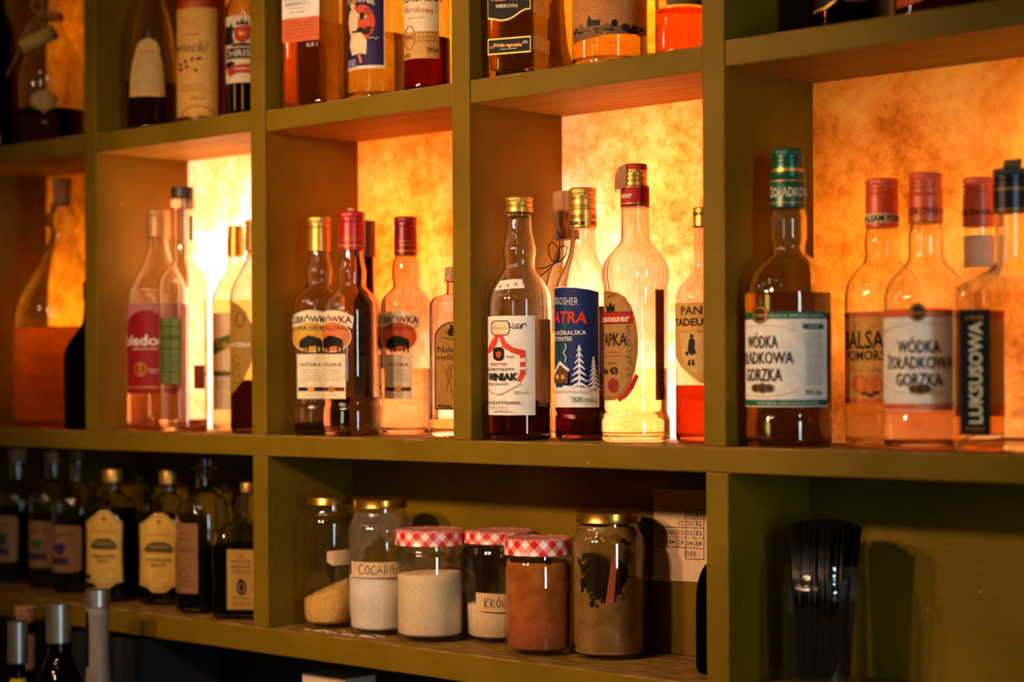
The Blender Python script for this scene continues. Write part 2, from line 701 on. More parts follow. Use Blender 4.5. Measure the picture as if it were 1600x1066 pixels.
def roundrect(b, rc):
    """cross section: half extents 1 x b, corner radius rc; returns f(theta) -> unit point"""
    def f(th):
        c, s = math.cos(th), math.sin(th)
        # march along the ray to the rounded rectangle
        lo, hi = 0.0, 2.0
        for _ in range(26):
            m = (lo + hi) / 2
            x, y = abs(m * c), abs(m * s)
            qx, qy = x - (1 - rc), y - (b - rc)
            d = math.hypot(max(qx, 0), max(qy, 0)) + min(max(qx, qy), 0) - rc
            if d > 0:
                hi = m
            else:
                lo = m
        return lo * c, lo * s
    return f


# ------------------------------------------------------------------ lettering
_txt = bpy.data.curves.new('lettering', 'FONT')
_txt.resolution_u = 2
_txo = bpy.data.objects.new('lettering', _txt)
COL.objects.link(_txo)
_cache = {}


def glyphs(s, bold=0.0, shear=0.0):
    """2D triangles of a line of text, cap height 1, starting at x = 0"""
    key = (s, bold, shear)
    if key not in _cache:
        _txt.body = s
        _txt.offset = bold
        _txt.shear = shear
        _txt.size = 1.0
        dg = bpy.context.evaluated_depsgraph_get()
        dg.update()
        me = bpy.data.meshes.new_from_object(_txo.evaluated_get(dg))
        vs = [(v.co.x / 0.727, v.co.y / 0.727) for v in me.vertices]
        fs = [list(p.vertices) for p in me.polygons]
        bpy.data.meshes.remove(me)
        x0 = min((v[0] for v in vs), default=0)
        x1 = max((v[0] for v in vs), default=1)
        _cache[key] = ([(x - x0, y) for x, y in vs], fs, x1 - x0)
    return _cache[key]


class Decal:
    """a label on a bottle: layers of flat shapes wrapped round its side, joined in ONE mesh.
    x, y are photo pixels (x relative to what faces the camera), unrolled to arc length and height."""

    def __init__(s, B, off=0.0003, psi=0.0, face=None, xc=None):
        s.B, s.off, s.psi, s.face, s.layer = B, off, psi, face, 0
        s.V_, s.F_, s.M_, s.mats = [], [], [], []
        s.xc = B.cx if xc is None else xc

    def U(s, x):
        B = s.B
        if s.face is not None:
            return (x - s.xc) / (B.S * max(0.3, math.cos(s.psi)))
        hw = B.hw
        t = (x - s.xc) / hw
        if abs(t) <= 0.93:
            a = math.asin(t)
        else:
            a = math.copysign(math.asin(0.93) + (abs(t) - 0.93) * 1.6, t)
        return a * hw / B.S

    def V(s, y):
        return zpx(s.B.X, s.B.Y, y) - s.B.z0

    def add(s, vs, fs, mat):
        """vs in metres (u, v)"""
        bm = bmesh.new()
        bv = [bm.verts.new((u, v, 0)) for u, v in vs]
        for f in fs:
            try:
                bm.faces.new([bv[i] for i in f])
            except ValueError:
                pass
        bmesh.ops.triangulate(bm, faces=[f for f in bm.faces if len(f.verts) > 4])
        if not bm.verts:
            bm.free()
            return
        if s.face is None:
            u0 = min(v.co.x for v in bm.verts)
            u1 = max(v.co.x for v in bm.verts)
            st = 0.0026
            k = math.ceil(u0 / st)
            while k * st < u1:
                bmesh.ops.bisect_plane(bm, geom=list(bm.verts) + list(bm.edges) + list(bm.faces), dist=1e-7,
                                       plane_co=(k * st, 0, 0), plane_no=(1, 0, 0))
                k += 1
            v0 = min(v.co.y for v in bm.verts)
            v1 = max(v.co.y for v in bm.verts)
            rr = [s.B.rad(v0 + (v1 - v0) * q / 12) for q in range(13)]
            if max(rr) - min(rr) > 0.00015:
                k = math.ceil(v0 / st)
                while k * st < v1:
                    bmesh.ops.bisect_plane(bm, geom=list(bm.verts) + list(bm.edges) + list(bm.faces), dist=1e-7,
                                           plane_co=(0, k * st, 0), plane_no=(0, 1, 0))
                    k += 1
        d = s.off + s.layer * 0.00009
        s.layer += 1
        if mat not in s.mats:
            s.mats.append(mat)
        mi = s.mats.index(mat)
        base = len(s.V_)
        bm.verts.index_update()
        for v in bm.verts:
            s.V_.append(s.warp(v.co.x, v.co.y, d))
        for f in bm.faces:
            idx = [base + v.index for v in f.verts]
            if f.normal.z < 0:
                idx.reverse()
            s.F_.append(idx)
            s.M_.append(mi)
        bm.free()

    def warp(s, u, v, d):
        if s.face is not None:
            n = (math.sin(s.psi), -math.cos(s.psi))
            t = (math.cos(s.psi), math.sin(s.psi))
            return (n[0] * (s.face + d) + t[0] * u, n[1] * (s.face + d) + t[1] * u, v)
        R = s.B.hw / s.B.S
        a = u / R
        r = s.B.rad(v) + d
        return (r * math.sin(a), -r * math.cos(a), v)

    def poly(s, pts, mat):
        vs = [(s.U(x), s.V(y)) for x, y in pts]
        s.add(vs, [list(range(len(vs)))], mat)

    def rect(s, x0, y0, x1, y1, mat):
        s.poly([(x0, y1), (x1, y1), (x1, y0), (x0, y0)], mat)

    def frame(s, x0, y0, x1, y1, w, mat):
        for a in ((x0, y0, x1, y0 + w), (x0, y1 - w, x1, y1), (x0, y0 + w, x0 + w, y1 - w), (x1 - w, y0 + w, x1, y1 - w)):
            s.rect(*a, mat)
            s.layer -= 1
        s.layer += 1

    def ell(s, x, y, rx, ry, mat, n=28, a0=0, a1=2 * PI):
        s.poly([(x + rx * math.cos(a0 + (a1 - a0) * k / n), y - ry * math.sin(a0 + (a1 - a0) * k / n)) for k in range(n if a1 - a0 > 6.2 else n + 1)], mat)

    def ring(s, x, y, rx, ry, w, mat, n=28, a0=0.0, a1=2 * PI):
        P, Q = [], []
        for k in range(n + 1):
            a = a0 + (a1 - a0) * k / n
            P.append((s.U(x + rx * math.cos(a)), s.V(y - ry * math.sin(a))))
            Q.append((s.U(x + (rx - w) * math.cos(a)), s.V(y - (ry - w) * math.sin(a))))
        s.add(P + Q, [[i, i + 1, n + 2 + i, n + 1 + i] for i in range(n)], mat)

    def stroke(s, pts, w, mat):
        vs, fs = [], []
        P = [(s.U(x), s.V(y)) for x, y in pts]
        w = w / s.B.S / 2
        for i, p in enumerate(P):
            q0, q1 = P[max(i - 1, 0)], P[min(i + 1, len(P) - 1)]
            dx, dy = q1[0] - q0[0], q1[1] - q0[1]
            L = math.hypot(dx, dy) or 1
            vs += [(p[0] - dy / L * w, p[1] + dx / L * w), (p[0] + dy / L * w, p[1] - dx / L * w)]
        for i in range(len(P) - 1):
            fs.append([2 * i, 2 * i + 1, 2 * i + 3, 2 * i + 2])
        s.add(vs, fs, mat)

    def text(s, t, x0, x1, y, h, mat, bold=0.0, shear=0.0, arch=0.0, tilt=0.0, grow=0.0):
        """t fitted between pixels x0..x1, centred on height y, cap height h pixels"""
        vs, fs, w = glyphs(t, bold, shear)
        u0, u1 = s.U(x0), s.U(x1)
        vc = s.V(y)
        hh = h / s.B.S
        res = []
        for (x, yy) in vs:
            q = x / w
            k = 2 * q - 1
            sc_ = 1 + grow * k * k
            res.append((u0 + (u1 - u0) * q, vc + (yy - 0.5) * hh * sc_ + (arch * (1 - k * k) - tilt * k) / s.B.S))
        s.add(res, fs, mat)

    def textv(s, t, x, y0, y1, h, mat, bold=0.0):
        """t reading upwards, between pixel rows y0 (top) and y1 (bottom), cap height h along x"""
        vs, fs, w = glyphs(t, bold, 0)
        v0, v1 = s.V(y1), s.V(y0)
        uc = s.U(x)
        hh = h / s.B.S
        s.add([(uc - (yy - 0.5) * hh, v0 + (v1 - v0) * xx / w) for xx, yy in vs], fs, mat)

    def lines(s, x0, x1, y0, y1, n, mat, h=1.2, ragged=0.25):
        """rows too small to read: fine broken dashes"""
        rnd = random.Random(int(x0 * 7 + y0 * 13))
        vs, fs = [], []
        for i in range(n):
            y = y0 + (y1 - y0) * i / max(1, n - 1)
            a, b = x0 + rnd.random() * ragged * (x1 - x0) * 0.5, x1 - rnd.random() * ragged * (x1 - x0) * 0.5
            x = a
            while x < b:
                L = min(b - x, 1.5 + rnd.random() * 5)
                k = len(vs)
                vs += [(s.U(x), s.V(y + h / 2)), (s.U(x + L), s.V(y + h / 2)), (s.U(x + L), s.V(y - h / 2)), (s.U(x), s.V(y - h / 2))]
                fs.append([k, k + 1, k + 2, k + 3])
                x += L + 1.2
        s.add(vs, fs, mat)

    def build(s, name='paper_label', label=None):
        o = mesh_obj(name, s.V_, s.F_, s.mats, s.B.root, s.M_, False)
        if label:
            o['label'] = label
        return o


# ------------------------------------------------------------------ bottle builder
SHELF = {'m': 0.0, 'l': -0.2725, 'c': -0.60}


class Bottle:
    def __init__(s, name, label, cx, Y, outline, row='m', z0=None, cat='bottle', group=None, glass=CLEAR, liq=None, level=None,
                 th=0.0022, seg=56, b=None, rc=0.3, psi=0.0, base=0.006, flute=None, curved=False, neck_open=True, ymid=None):
        ymid = ymid if ymid is not None else {'m': 500, 'u': 90, 'l': 880, 'c': 1030}[row]
        s.cx, s.Y = cx, Y
        s.X, s.S = at(cx, Y, ymid)
        s.z0 = ZO + (SHELF[row] if z0 is None else z0)
        s.hw = max(h for _, h in outline)
        s.curved = curved
        s.psi = psi
        tc = CAM - Vector((s.X, Y, 0))
        al = math.atan2(tc.y, tc.x)
        s.z0 += 0.0006
        s.root = thing(name, label, cat, (s.X, Y, s.z0), al + PI / 2, group)
        pts = sorted((zpx(s.X, Y, y) - s.z0, h / s.S) for y, h in outline)
        pts = [p for p in pts if p[0] > 0.009]
        s.rad = pchip([p[0] for p in pts], [p[1] for p in pts])
        s.ztop = pts[-1][0]
        zs = [pts[0][0] * 0 + 0.0085]
        for i in range(len(pts)):
            a = zs[-1]
            bz = pts[i][0]
            if bz - a < 1e-5:
                continue
            k = 1 if abs(s.rad(bz) - s.rad(a)) < 2e-4 and bz - a > 0.02 else max(1, min(6, int((bz - a) / 0.0025)))
            if k == 1 and bz - a > 0.02:
                k = 3
            zs += [a + (bz - a) * (j + 1) / k for j in range(k)]
        s.zs = zs
        rb = s.rad(0.0085)
        foot = [(0.0, 0.0035), (rb * 0.55, 0.003), (rb * 0.80, 0.0006), (rb * 0.86, 0.0), (rb * 0.92, 0.0005), (rb * 0.975, 0.003), (rb * 0.995, 0.006)]
        outer = foot + [(s.rad(z), z) for z in zs]
        s.ri = lambda z: max(s.rad(z) - th, s.rad(z) * 0.55)
        inner = [(s.ri(z), z) for z in zs if z > base + 0.004]
        zb = base
        r1 = inner[0][0]
        inner = [(0.0, zb + 0.0015), (r1 * 0.6, zb + 0.0008), (r1 * 0.88, zb + 0.001), (r1 * 0.97, zb + 0.003)] + inner
        s.inner = inner
        s.sec = None
        if b is not None:
            rr = roundrect(b, rc)
            rmin, rmax = min(p[1] for p in pts), max(p[1] for p in pts)
            cache = {}

            def sec(thh, r):
                if thh not in cache:
                    cache[thh] = rr(thh)
                qx, qy = cache[thh]
                q = (r - rmin) / (rmax - rmin + 1e-9)
                q = max(0.0, min(1.0, (q - 0.12) / 0.6))
                q = q * q * (3 - 2 * q)
                x = r * ((1 - q) * math.cos(thh) + q * qx)
                y = r * ((1 - q) * math.sin(thh) + q * qy)
                c_, s_ = math.cos(psi), math.sin(psi)
                return x * c_ - y * s_, x * s_ + y * c_
            s.sec = sec
            s.face = b * s.hw / s.S
        prof = outer + inner[::-1]
        s.glass = revolve('glass_body', prof, glass, s.root, seg, s.sec, False, flute)
        autosmooth(s.glass, 50)
        if liq is not None:
            zl = zpx(s.X, Y, level) - s.z0
            lp = [(0.0, zb + 0.0012)] + [(r + 0.00025, z) for r, z in inner[1:] if z < zl - 0.0005]
            rl = s.ri(zl) + 0.00025
            lp += [(rl, zl), (rl * 0.6, zl), (0.0, zl)]
            o = revolve('liquid', lp, liq, s.root, seg, s.sec)
            autosmooth(o, 50)

    def z(s, y):
        return zpx(s.X, s.Y, y) - s.z0

    def lathe(s, name, rows, mat, label=None, seg=48, sharp=30, **kw):
        """rows of (y pixel, half width pixel) from top to bottom; closed on both ends"""
        pr = [(h / s.S, s.z(y)) for y, h in rows]
        pr = [(0.0, pr[0][1])] + pr + [(0.0, pr[-1][1])]
        o = revolve(name, pr[::-1], mat, s.root, seg, **kw)
        autosmooth(o, sharp)
        s.last = o
        if label:
            o['label'] = label
        return o

    def screw_cap(s, y0, y1, hw, mat, grooves=(), name='screw_cap', label=None, knurl=True):
        """cap from y0 (top) to y1; grooves = rows where it is pinched"""
        rows = [(y0, hw * 0.86), (y0 + 1.2, hw * 0.96), (y0 + 3, hw)]
        for g in grooves:
            rows += [(g - 2.2, hw), (g - 0.6, hw * 0.94), (g + 0.6, hw * 0.94), (g + 2.2, hw)]
        rows += [(y1 - 0.6, hw), (y1, hw * 0.93)]
        top = s.z(y0 + 12)

        def fl(th, r, z):
            return r * (1 + 0.012 * math.cos(36 * th)) if (knurl and z > top and r > hw / s.S * 0.93) else r
        return s.lathe(name, rows, mat, label, seg=108 if knurl else 48, flute=fl)

    def decal(s, **kw):
        if s.sec is not None and 'face' not in kw:
            kw['face'] = s.face
            kw.setdefault('psi', s.psi)
            kw.setdefault('xc', s.cx + s.face * s.S * math.sin(kw['psi']))
        return Decal(s, **kw)


class Sleeve:
    """a cap or neck of half width hw that lettering wraps round"""

    def __init__(s, B, hw, on=None):
        s.cx, s.S, s.X, s.Y, s.z0, s.root, s.hw, s.curved = B.cx, B.S, B.X, B.Y, B.z0, on or B.root, hw, False
        s.rad = lambda z: hw / B.S


# =================================================================== the shelving
T = 0.0314
XD = [-1.602, -1.2016, -0.799, -0.399, 0.0, 0.62]          # left edges of the uprights
ZU, TU = 0.4592, 0.0297
BAY = [0.0059, 0.0032, 0.0, 0.0, 0.0019]
TM, ZL, TL = 0.0294, -0.2725, 0.0364
D, D2, DB = 0.180, 0.166, 0.345
NX0, NX1 = -2.05, 1.05
unit = thing('bar_shelving', 'olive green painted wooden bar shelving with glowing backlit compartments full of bottles', 'shelving', (0, 0, 0))


def bx(name, x0, x1, y0, y1, z0, z1, mat=OLIVE, bev=0.0018):
    return box(name, x0, x1, y0, y1, z0 + ZO, z1 + ZO, mat, unit, bev)


bx('shelf_board', NX0, NX1, -0.0025, DB, -TM, 0.0)
bx('shelf_board', NX0, NX1, -0.0025, DB, ZL - TL, ZL)
bx('shelf_board', NX0, NX1, -0.001, DB, 0.922, 0.952)
for x in XD:
    bx('upright', x, x + T, 0.0, DB, 0.0, 0.922)
for i in range(5):
    z = ZU + BAY[i]
    bx('shelf_board', XD[i] + T, XD[i + 1], 0.002, DB, z - TU, z)
    for (za, zb) in ((0.0, z - TU), (z, 0.922)):
        x0, x1 = XD[i] + T, XD[i + 1]
        o = mesh_obj('glowing_panel', [(x0, D, za + ZO), (x1, D, za + ZO), (x1, D, zb + ZO), (x0, D, zb + ZO)], [[0, 1, 2, 3]], [PANEL], unit, None, False)
        o['label'] = 'mottled amber sheet lit from behind'
for x in (-0.7975, 0.003):
    bx('upright', x, x + T, 0.0, D2, ZL, -TM)
bx('back_board', NX0, NX1, D2, D2 + 0.012, ZL, -TM)

wall = structure(box('wall_back', -3.2, 2.2, DB + 0.001, DB + 0.10, 0.0, 2.9, solid('#3A3320', 0.8, 0, 'dark_olive_wall', 0.15, 5), None, 0))
floor = structure(box('floor', -3.2, 3.6, -3.2, DB + 0.10, -0.05, 0.0, solid('#2A1C12', 0.5, 0, 'dark_floorboards', 0.3, 4, 0, (1, 12, 1)), None, 0))
# counter under the shelves
ct = thing('back_counter', 'dark wooden counter running under the bar shelving', 'counter', (0, 0, 0))
box('worktop', -2.05, 1.05, -0.42, DB - 0.01, ZO - 0.64, ZO - 0.60, solid('#241A10', 0.4, 0, 'dark_wood', 0.3, 8, 0, (1, 9, 1)), ct, 0.003)
box('cabinet_body', -2.0, 1.0, -0.36, DB - 0.01, 0.0, ZO - 0.64, solid('#1B150C', 0.5, 0, 'dark_cabinet', 0.2, 8), ct, 0.003)

K = paper('#1A120C')
KB = paper('#0C0A0A')
WHITE = paper('#F6EEDD')
CREAM = paper('#EBD9AE')
YEL = paper('#E6B64A')
GOLDP = paper('#C79136', 0.4, 0.1, 0.4)
REDP = paper('#B3201C')
NAVY = paper('#12285E')
GRNP = paper('#14684A')
ORNP = paper('#E06A38')
GREY = paper('#8F857A')
RUST = paper('#A8551F')

# =================================================================== middle row, third compartment
B = Bottle('liquor_bottle', 'round-shouldered brandy bottle with bulged neck and white label with red drapery', 812, .047,
           [(333, 18.5), (344, 20), (360, 21), (380, 25), (395, 26.5), (410, 24.5), (419, 25), (430, 31), (443, 40), (456, 46), (468, 49), (480, 49.5), (676, 49.5)],
           liq=liquid((.30, .075, .018)), level=627)
B.screw_cap(308, 333, 21.5, GOLDCAP, (316, 323), 'screw_cap', 'gold screw cap')
B.lathe('neck_ring', [(333, 18), (334, 20.5), (339, 20.5), (341, 18)], CLEAR)
Lb = B.decal()
Lb.rect(758, 495, 835.5, 648, WHITE)
Lb.poly([(768, 506), (772, 502), (793, 502), (797, 507), (797, 520), (793, 525), (772, 525), (768, 520)], K)
Lb.poly([(769.5, 507), (773, 503.5), (792, 503.5), (795.5, 507.5), (795.5, 519.5), (792, 523.5), (773, 523.5), (769.5, 519.5)], CREAM)
Lb.text('Polmos', 772, 793, 513, 5.5, GOLDP, 0, .3)
for i in range(4):
    Lb.stroke([(799 + 6 * i + 5 * math.cos(t * .9), 511 + (4 + i % 2) * math.sin(t * 1.3 + i)) for t in range(8)], .8, K)
Lb.poly([(780, 524), (786, 524), (790, 534), (802, 544), (820, 548), (820, 585), (812, 598), (808, 592), (812, 583), (812, 556), (800, 552), (786, 543)], paper('#E0472C'))
Lb.poly([(776, 524), (781, 524), (776, 540), (768, 550), (761, 553), (761, 546)], paper('#E0472C'))
Lb.poly([(812, 560), (821, 560), (821, 566), (812, 566)], WHITE)
Lb.poly([(812, 574), (821, 574), (821, 578), (812, 578)], WHITE)
Lb.poly([(772, 545), (777, 543), (785, 543), (788, 547), (788, 560), (784, 564), (777, 564), (772, 560)], K)
Lb.poly([(776, 550), (784, 550), (784, 556), (780, 561), (776, 556)], paper('#C9502E'))
Lb.text('STARS', 791, 804, 558, 3.2, K)
Lb.text('SELECTED', 768, 793, 569, 4.4, REDP, .01)
Lb.text('NAPÓJ SPIRYTUSOWY', 756, 804, 577, 4.6, K, .012)
Lb.text('WINIAK', 763.5, 809, 588.5, 11.5, K, .035)
Lb.text('SPECJALNY', 764, 795, 600, 3.8, K)
Lb.stroke([(759, 603), (764, 610), (777, 616), (784, 616), (800, 607), (814, 599)], 1.0, RUST)
Lb.text('500 ml', 802, 823, 613, 5.5, GREY)
Lb.text('PRODUCE OF POLAND', 756, 812, 628.5, 4.6, K, .012)
Lb.text('Zielona Góra', 766, 792, 635.5, 3.6, GREY)
Lb.lines(772, 802, 641, 643, 2, GREY, .8)
Lb.build('front_label')
Lb = B.decal()
Lb.B.curved = True
Lb.poly([(770, 455), (773, 440), (800, 438), (817, 438), (821, 452)], WHITE)
for x, y in ((778, 449.5), (791, 448), (805, 446.5)):
    Lb.poly([(x + (4.2 if k % 2 == 0 else 1.7) * math.sin(k * PI / 5), y - (4.2 if k % 2 == 0 else 1.7) * math.cos(k * PI / 5)) for k in range(10)], GOLDP)
Lb.build('shoulder_label')
Lb.B.curved = False
Lb = B.decal()
Lb.rect(842, 500, 861, 630, paper('#C9762E', .6, .5))
Lb.build('back_label')

B = Bottle('liquor_bottle', 'bottle of dark liqueur with blue label of snowy fir trees and gold cap', 911.5, .088,
           [(357, 19), (375, 19.5), (395, 22), (412, 28), (430, 36), (445, 42), (455, 44.7), (641, 44.7), (644, 42.5), (648, 42.5), (651, 44.7), (675, 44.7)],
           liq=liquid((.16, .03, .012)), level=480)
B.screw_cap(294, 328, 21, GOLDCAP, (305, 311, 324), 'screw_cap', 'gold screw cap')
B.lathe('cap_collar', [(328, 20), (329, 21.2), (356, 21.2), (358, 20)], GOLDCAP)
Lb = Sleeve(B, 21.3, B.last)
Lb = Decal(Lb)
Lb.text('KOSHER', 893, 912, 339.5, 6.5, K, .012)
Lb.text('PREMIUM', 892, 914, 350, 6.5, K, .012)
Lb.text('KOSHER', 926, 944, 339.5, 6.5, K, .012)
Lb.text('PREMIUM', 925, 945, 350, 6.5, K, .012)
Lb.build('cap_lettering')
Lb = B.decal()
B.curved = True
Lb.poly([(858, 450), (880, 449.5), (900, 451), (920, 454), (935.5, 458), (935.5, 636), (858, 636)], paper('#F2F0E6'))
Lb.poly([(858, 451), (880, 450.5), (900, 452), (920, 455), (934.5, 459), (934.5, 609), (924, 607), (900, 604), (880, 602), (858, 601)], paper('#132A66'))
Lb.poly([(863, 500), (868, 500), (880, 605), (865, 605)], paper('#214F6B'))
Lb.poly([(874, 545), (884, 470), (889, 470), (885, 545), (890, 590), (880, 590)], paper('#1C4852'))
Lb.text('MISSKOSHER', 858, 904, 471, 12, paper('#C9CCD2'), 0, 0, 0, 1.5)
Lb.text('TATRA', 858, 917, 497, 18, paper('#D9321F'), .025, .1, 1, 1.0)
Lb.text('HERBATA GÓRALSKA', 842, 916, 520.5, 6.6, WHITE, .01, 0, 0, 0)
Lb.text('HÜTTENTEE', 861, 894, 530, 6.4, WHITE, .01)
SN = paper('#E9EAF2')
for x0, yb, h, w in ((905, 606, 66, 17), (926, 608, 50, 12), (866, 600, 30, 8)):
    Lb.poly([(x0 - 1.3, yb + 2), (x0 + 1.3, yb + 2), (x0 + 1.3, yb - h), (x0 - 1.3, yb - h)], SN)
    n = 7
    for k in range(n):
        t = k / n
        yy = yb - h + h * t
        ww = w * (.22 + .78 * t)
        Lb.poly([(x0, yy - 1), (x0 + ww * .5, yy + 4), (x0 + ww, yy + 9), (x0 + ww * .8, yy + 9.5), (x0 + ww * .4, yy + 7), (x0, yy + 5.5), (x0 - ww * .4, yy + 7), (x0 - ww * .8, yy + 9.5), (x0 - ww, yy + 9), (x0 - ww * .5, yy + 4)], SN)
Lb.poly([(866, 588), (878, 564), (892, 578), (890, 581), (878, 570), (868, 590)], SN)
Lb.poly([(869, 590), (878, 571), (889, 581), (889, 599), (869, 599)], paper('#6B4420'))
Lb.rect(872, 586, 876, 592, paper('#E8B44A'))
Lb.rect(880, 586, 884, 592, paper('#E8B44A'))
Lb.stroke([(885, 566), (887, 558), (883, 552), (887, 544), (886, 538)], 1.4, SN)
Lb.text('AND BOTTLED IN POLAND', 852, 917, 611.5, 4.2, GREY)
Lb.text('500 ml', 894, 924, 623, 8.5, paper('#3D7A55'), .012)
Lb.build('front_label')

B = Bottle('liquor_bottle', 'tall clear bottle with fluted dome shoulder and tan oval label', 993, .072,
           [(320, 22), (374, 22.5), (379, 24.5), (388, 32), (398, 41), (410, 49), (425, 53), (438, 52.5), (447, 50), (455, 49.5), (640, 49.5), (648, 51), (655, 53.5), (660, 54), (676, 54)],
           liq=liquid((.97, .86, .62)), level=576, seg=120,
           flute=lambda th, r, z: r * (1 - .028 * (1 - abs(math.cos(16 * th))) * max(0, min(1, (z - .168) / .015)) * max(0, min(1, (.232 - z) / .02))))
B.screw_cap(259, 293, 19.5, GOLDCAP, (270, 277, 284), 'screw_cap', 'gold screw cap with red top')
B.lathe('cap_top', [(256.5, 15), (257.5, 18.8), (264, 19.9), (266, 19.9), (267, 19)], REDP)
B.lathe('neck_band', [(291, 21.5), (292, 22.6), (321, 22.6), (322, 21.5)], REDP)
Lb = Decal(Sleeve(B, 22.7, B.last))
Lb.rect(960, 293.2, 1024, 294.6, GOLDP)
Lb.rect(960, 318.5, 1024, 320, GOLDP)
Lb.text('Baczneser', 960, 989, 306, 10, CREAM, .015)
Lb.poly([(1001, 293), (1006, 293), (1006, 321), (1001, 321)], paper('#7E0F12'))
Lb.build('neck_lettering')
# torn paper tax strip over the cap
B.lathe('neck_lip', [(321, 22), (322, 23.3), (325, 23.3), (326, 22)], CLEAR)
f = bmesh.new()
strip = [(-.018, .2655), (-.0245, .255), (-.0265, .240), (-.0275, .232)]
r = 1 / B.S
vs = []
for (dx, y) in ((-12, 257), (-16, 262), (-25, 264), (-30, 271), (-32, 285), (-31, 299)):
    vs.append((f.verts.new((dx * r, -.010, B.z(y))), f.verts.new((dx * r + .002, .012, B.z(y + 1)))))
for a, b in zip(vs, vs[1:]):
    f.faces.new([a[0], a[1], b[1], b[0]])
# front facing flap
q = [f.verts.new((x * r, -.0145, B.z(y))) for x, y in ((-14, 258), (-25, 262), (-31, 274), (-32, 297), (-22, 298), (-14, 292), (-13, 270))]
f.faces.new(q)
bmesh.ops.solidify(f, geom=list(f.faces), thickness=.0004)
bm_obj('paper_strip', f, paper('#DDB98C', .8, .35), B.root)
Lb = B.decal()
EL = [(937, 455), (950, 455.5), (964, 459), (976, 466), (986, 480), (993, 500), (997, 525), (997, 552), (992, 580), (984, 602), (972, 618), (958, 625), (937, 626)]
TANP = paper('#B8843F', .6, .5)
Lb.poly(EL, TANP)
Lb.poly([(937, 461), (948, 461), (961, 465), (972, 472), (981, 485), (987, 503), (990.5, 526), (990.5, 552), (986, 577), (979, 597), (969, 611), (957, 617), (937, 618)], paper('#CF9E58', .6, .5))
Lb.text('1897', 945, 960, 464.5, 5.5, K, .01, 0, 0, -1.5)
Lb.poly([(945, 488), (944, 476), (948, 481), (951, 472), (955, 480), (958, 475), (959, 488)], K)
Lb.rect(937, 488.5, 989.5, 507, REDP)
Lb.rect(937, 488.5, 989.5, 489.7, K)
Lb.rect(937, 505.8, 989.5, 507, K)
Lb.text('Rzeszoneser', 916, 984, 498, 11, CREAM, .02, 0, 0, 0)
Lb.text('STAPKA', 928, 979, 530.5, 20, K, .012)
Lb.lines(943, 972, 551, 557, 2, REDP, 1.2)
Lb.text('No 43', 934, 963, 579, 11, K, .035)
Lb.lines(944, 962, 568, 569, 1, K, 1.2)
Lb.ell(956, 602, 8.5, 11.5, paper('#8E2418'))
Lb.ring(956, 602, 6, 8.5, 1, paper('#B04A30'))
Lb.poly([(963, 622), (975, 612), (985, 599), (992, 584), (998, 588), (990, 606), (979, 620), (966, 628)], REDP)
for k in range(10):
    Lb.ring(982 + 2 * math.sin(k * 2.1), 513 + k * 8.4 - 2 * (k > 5), 4, 3.6, 1, paper('#5E4418'), 10, k * .7, k * .7 + 4.4)
Lb.build('oval_label')
Lb = B.decal()
Lb.rect(1026, 454, 1041, 625, paper('#B87434', .6, .55))
Lb.rect(1028, 456, 1040, 564, paper('#AE6A2C', .6, .55))
for k in range(16):
    Lb.rect(1030, 568 + k * 3.3, 1040, 568 + k * 3.3 + (1.2 if k % 3 else 2.1), K)
Lb.build('barcode_label')

B = Bottle('liquor_bottle', 'bottle wearing a tied tan paper cap, half hidden behind the blue-labelled bottle', 884, .140,
           [(372, 11.5), (388, 11.5), (400, 15), (415, 22), (430, 28), (450, 32), (670, 32)], liq=liquid((.85, .62, .3)), level=520)
B.lathe('paper_cap', [(299, 12), (300, 17.5), (304, 19), (330, 18.5), (352, 17.5), (358, 15), (362, 16), (374, 18.5), (375, 17)], solid('#9C7344', .85, 0, 'tan_paper_cover', .25, 50, .3),
        seg=72, jitter=lambda th, z: .0007 * math.sin(9 * th + 60 * z) + .0004 * math.sin(17 * th))
sx = 1 / B.S
rb = []
for (ax, ay, w, h, rot) in ((-21, 398, 8, 20, .25), (-28, 394, 7, 18, -.5)):
    pts = []
    for k in range(17):
        a = 2 * PI * k / 16
        dx, dy = w * math.sin(a) * math.sin(a / 2), h * (math.cos(a) - 1) / 2 * -1
        dx, dy = w * math.sin(a), h * (1 - math.cos(a)) / 2 * 1.6
        c_, s_ = math.cos(rot), math.sin(rot)
        X_, Y_ = -8 + dx * c_ - dy * s_, 411 - (dx * s_ + dy * c_)
        pts.append(((X_ - 6) * sx, -.016 - .002 * math.sin(a), B.z(Y_)))
    rb.append(pts)
tube('ribbon', rb[0], .0009, BLACK, B.root, 6)
tube('ribbon', rb[1], .0009, BLACK, B.root, 6)
tube('ribbon', [((-14) * sx, -.017, B.z(411)), (-28 * sx, -.018, B.z(424)), (-44 * sx, -.016, B.z(436))], .0008, BLACK, B.root, 6)
tube('ribbon', [((-14) * sx, -.017, B.z(411)), (-30 * sx, -.018, B.z(419)), (-44 * sx, -.016, B.z(421))], .0008, BLACK, B.root, 6)
tube('ribbon', [((-14) * sx, -.017, B.z(411)), (-9 * sx, -.0165, B.z(396)), (-9 * sx, -.0165, B.z(372)), (-13 * sx, -.0175, B.z(360))], .0009, BLACK, B.root, 6)

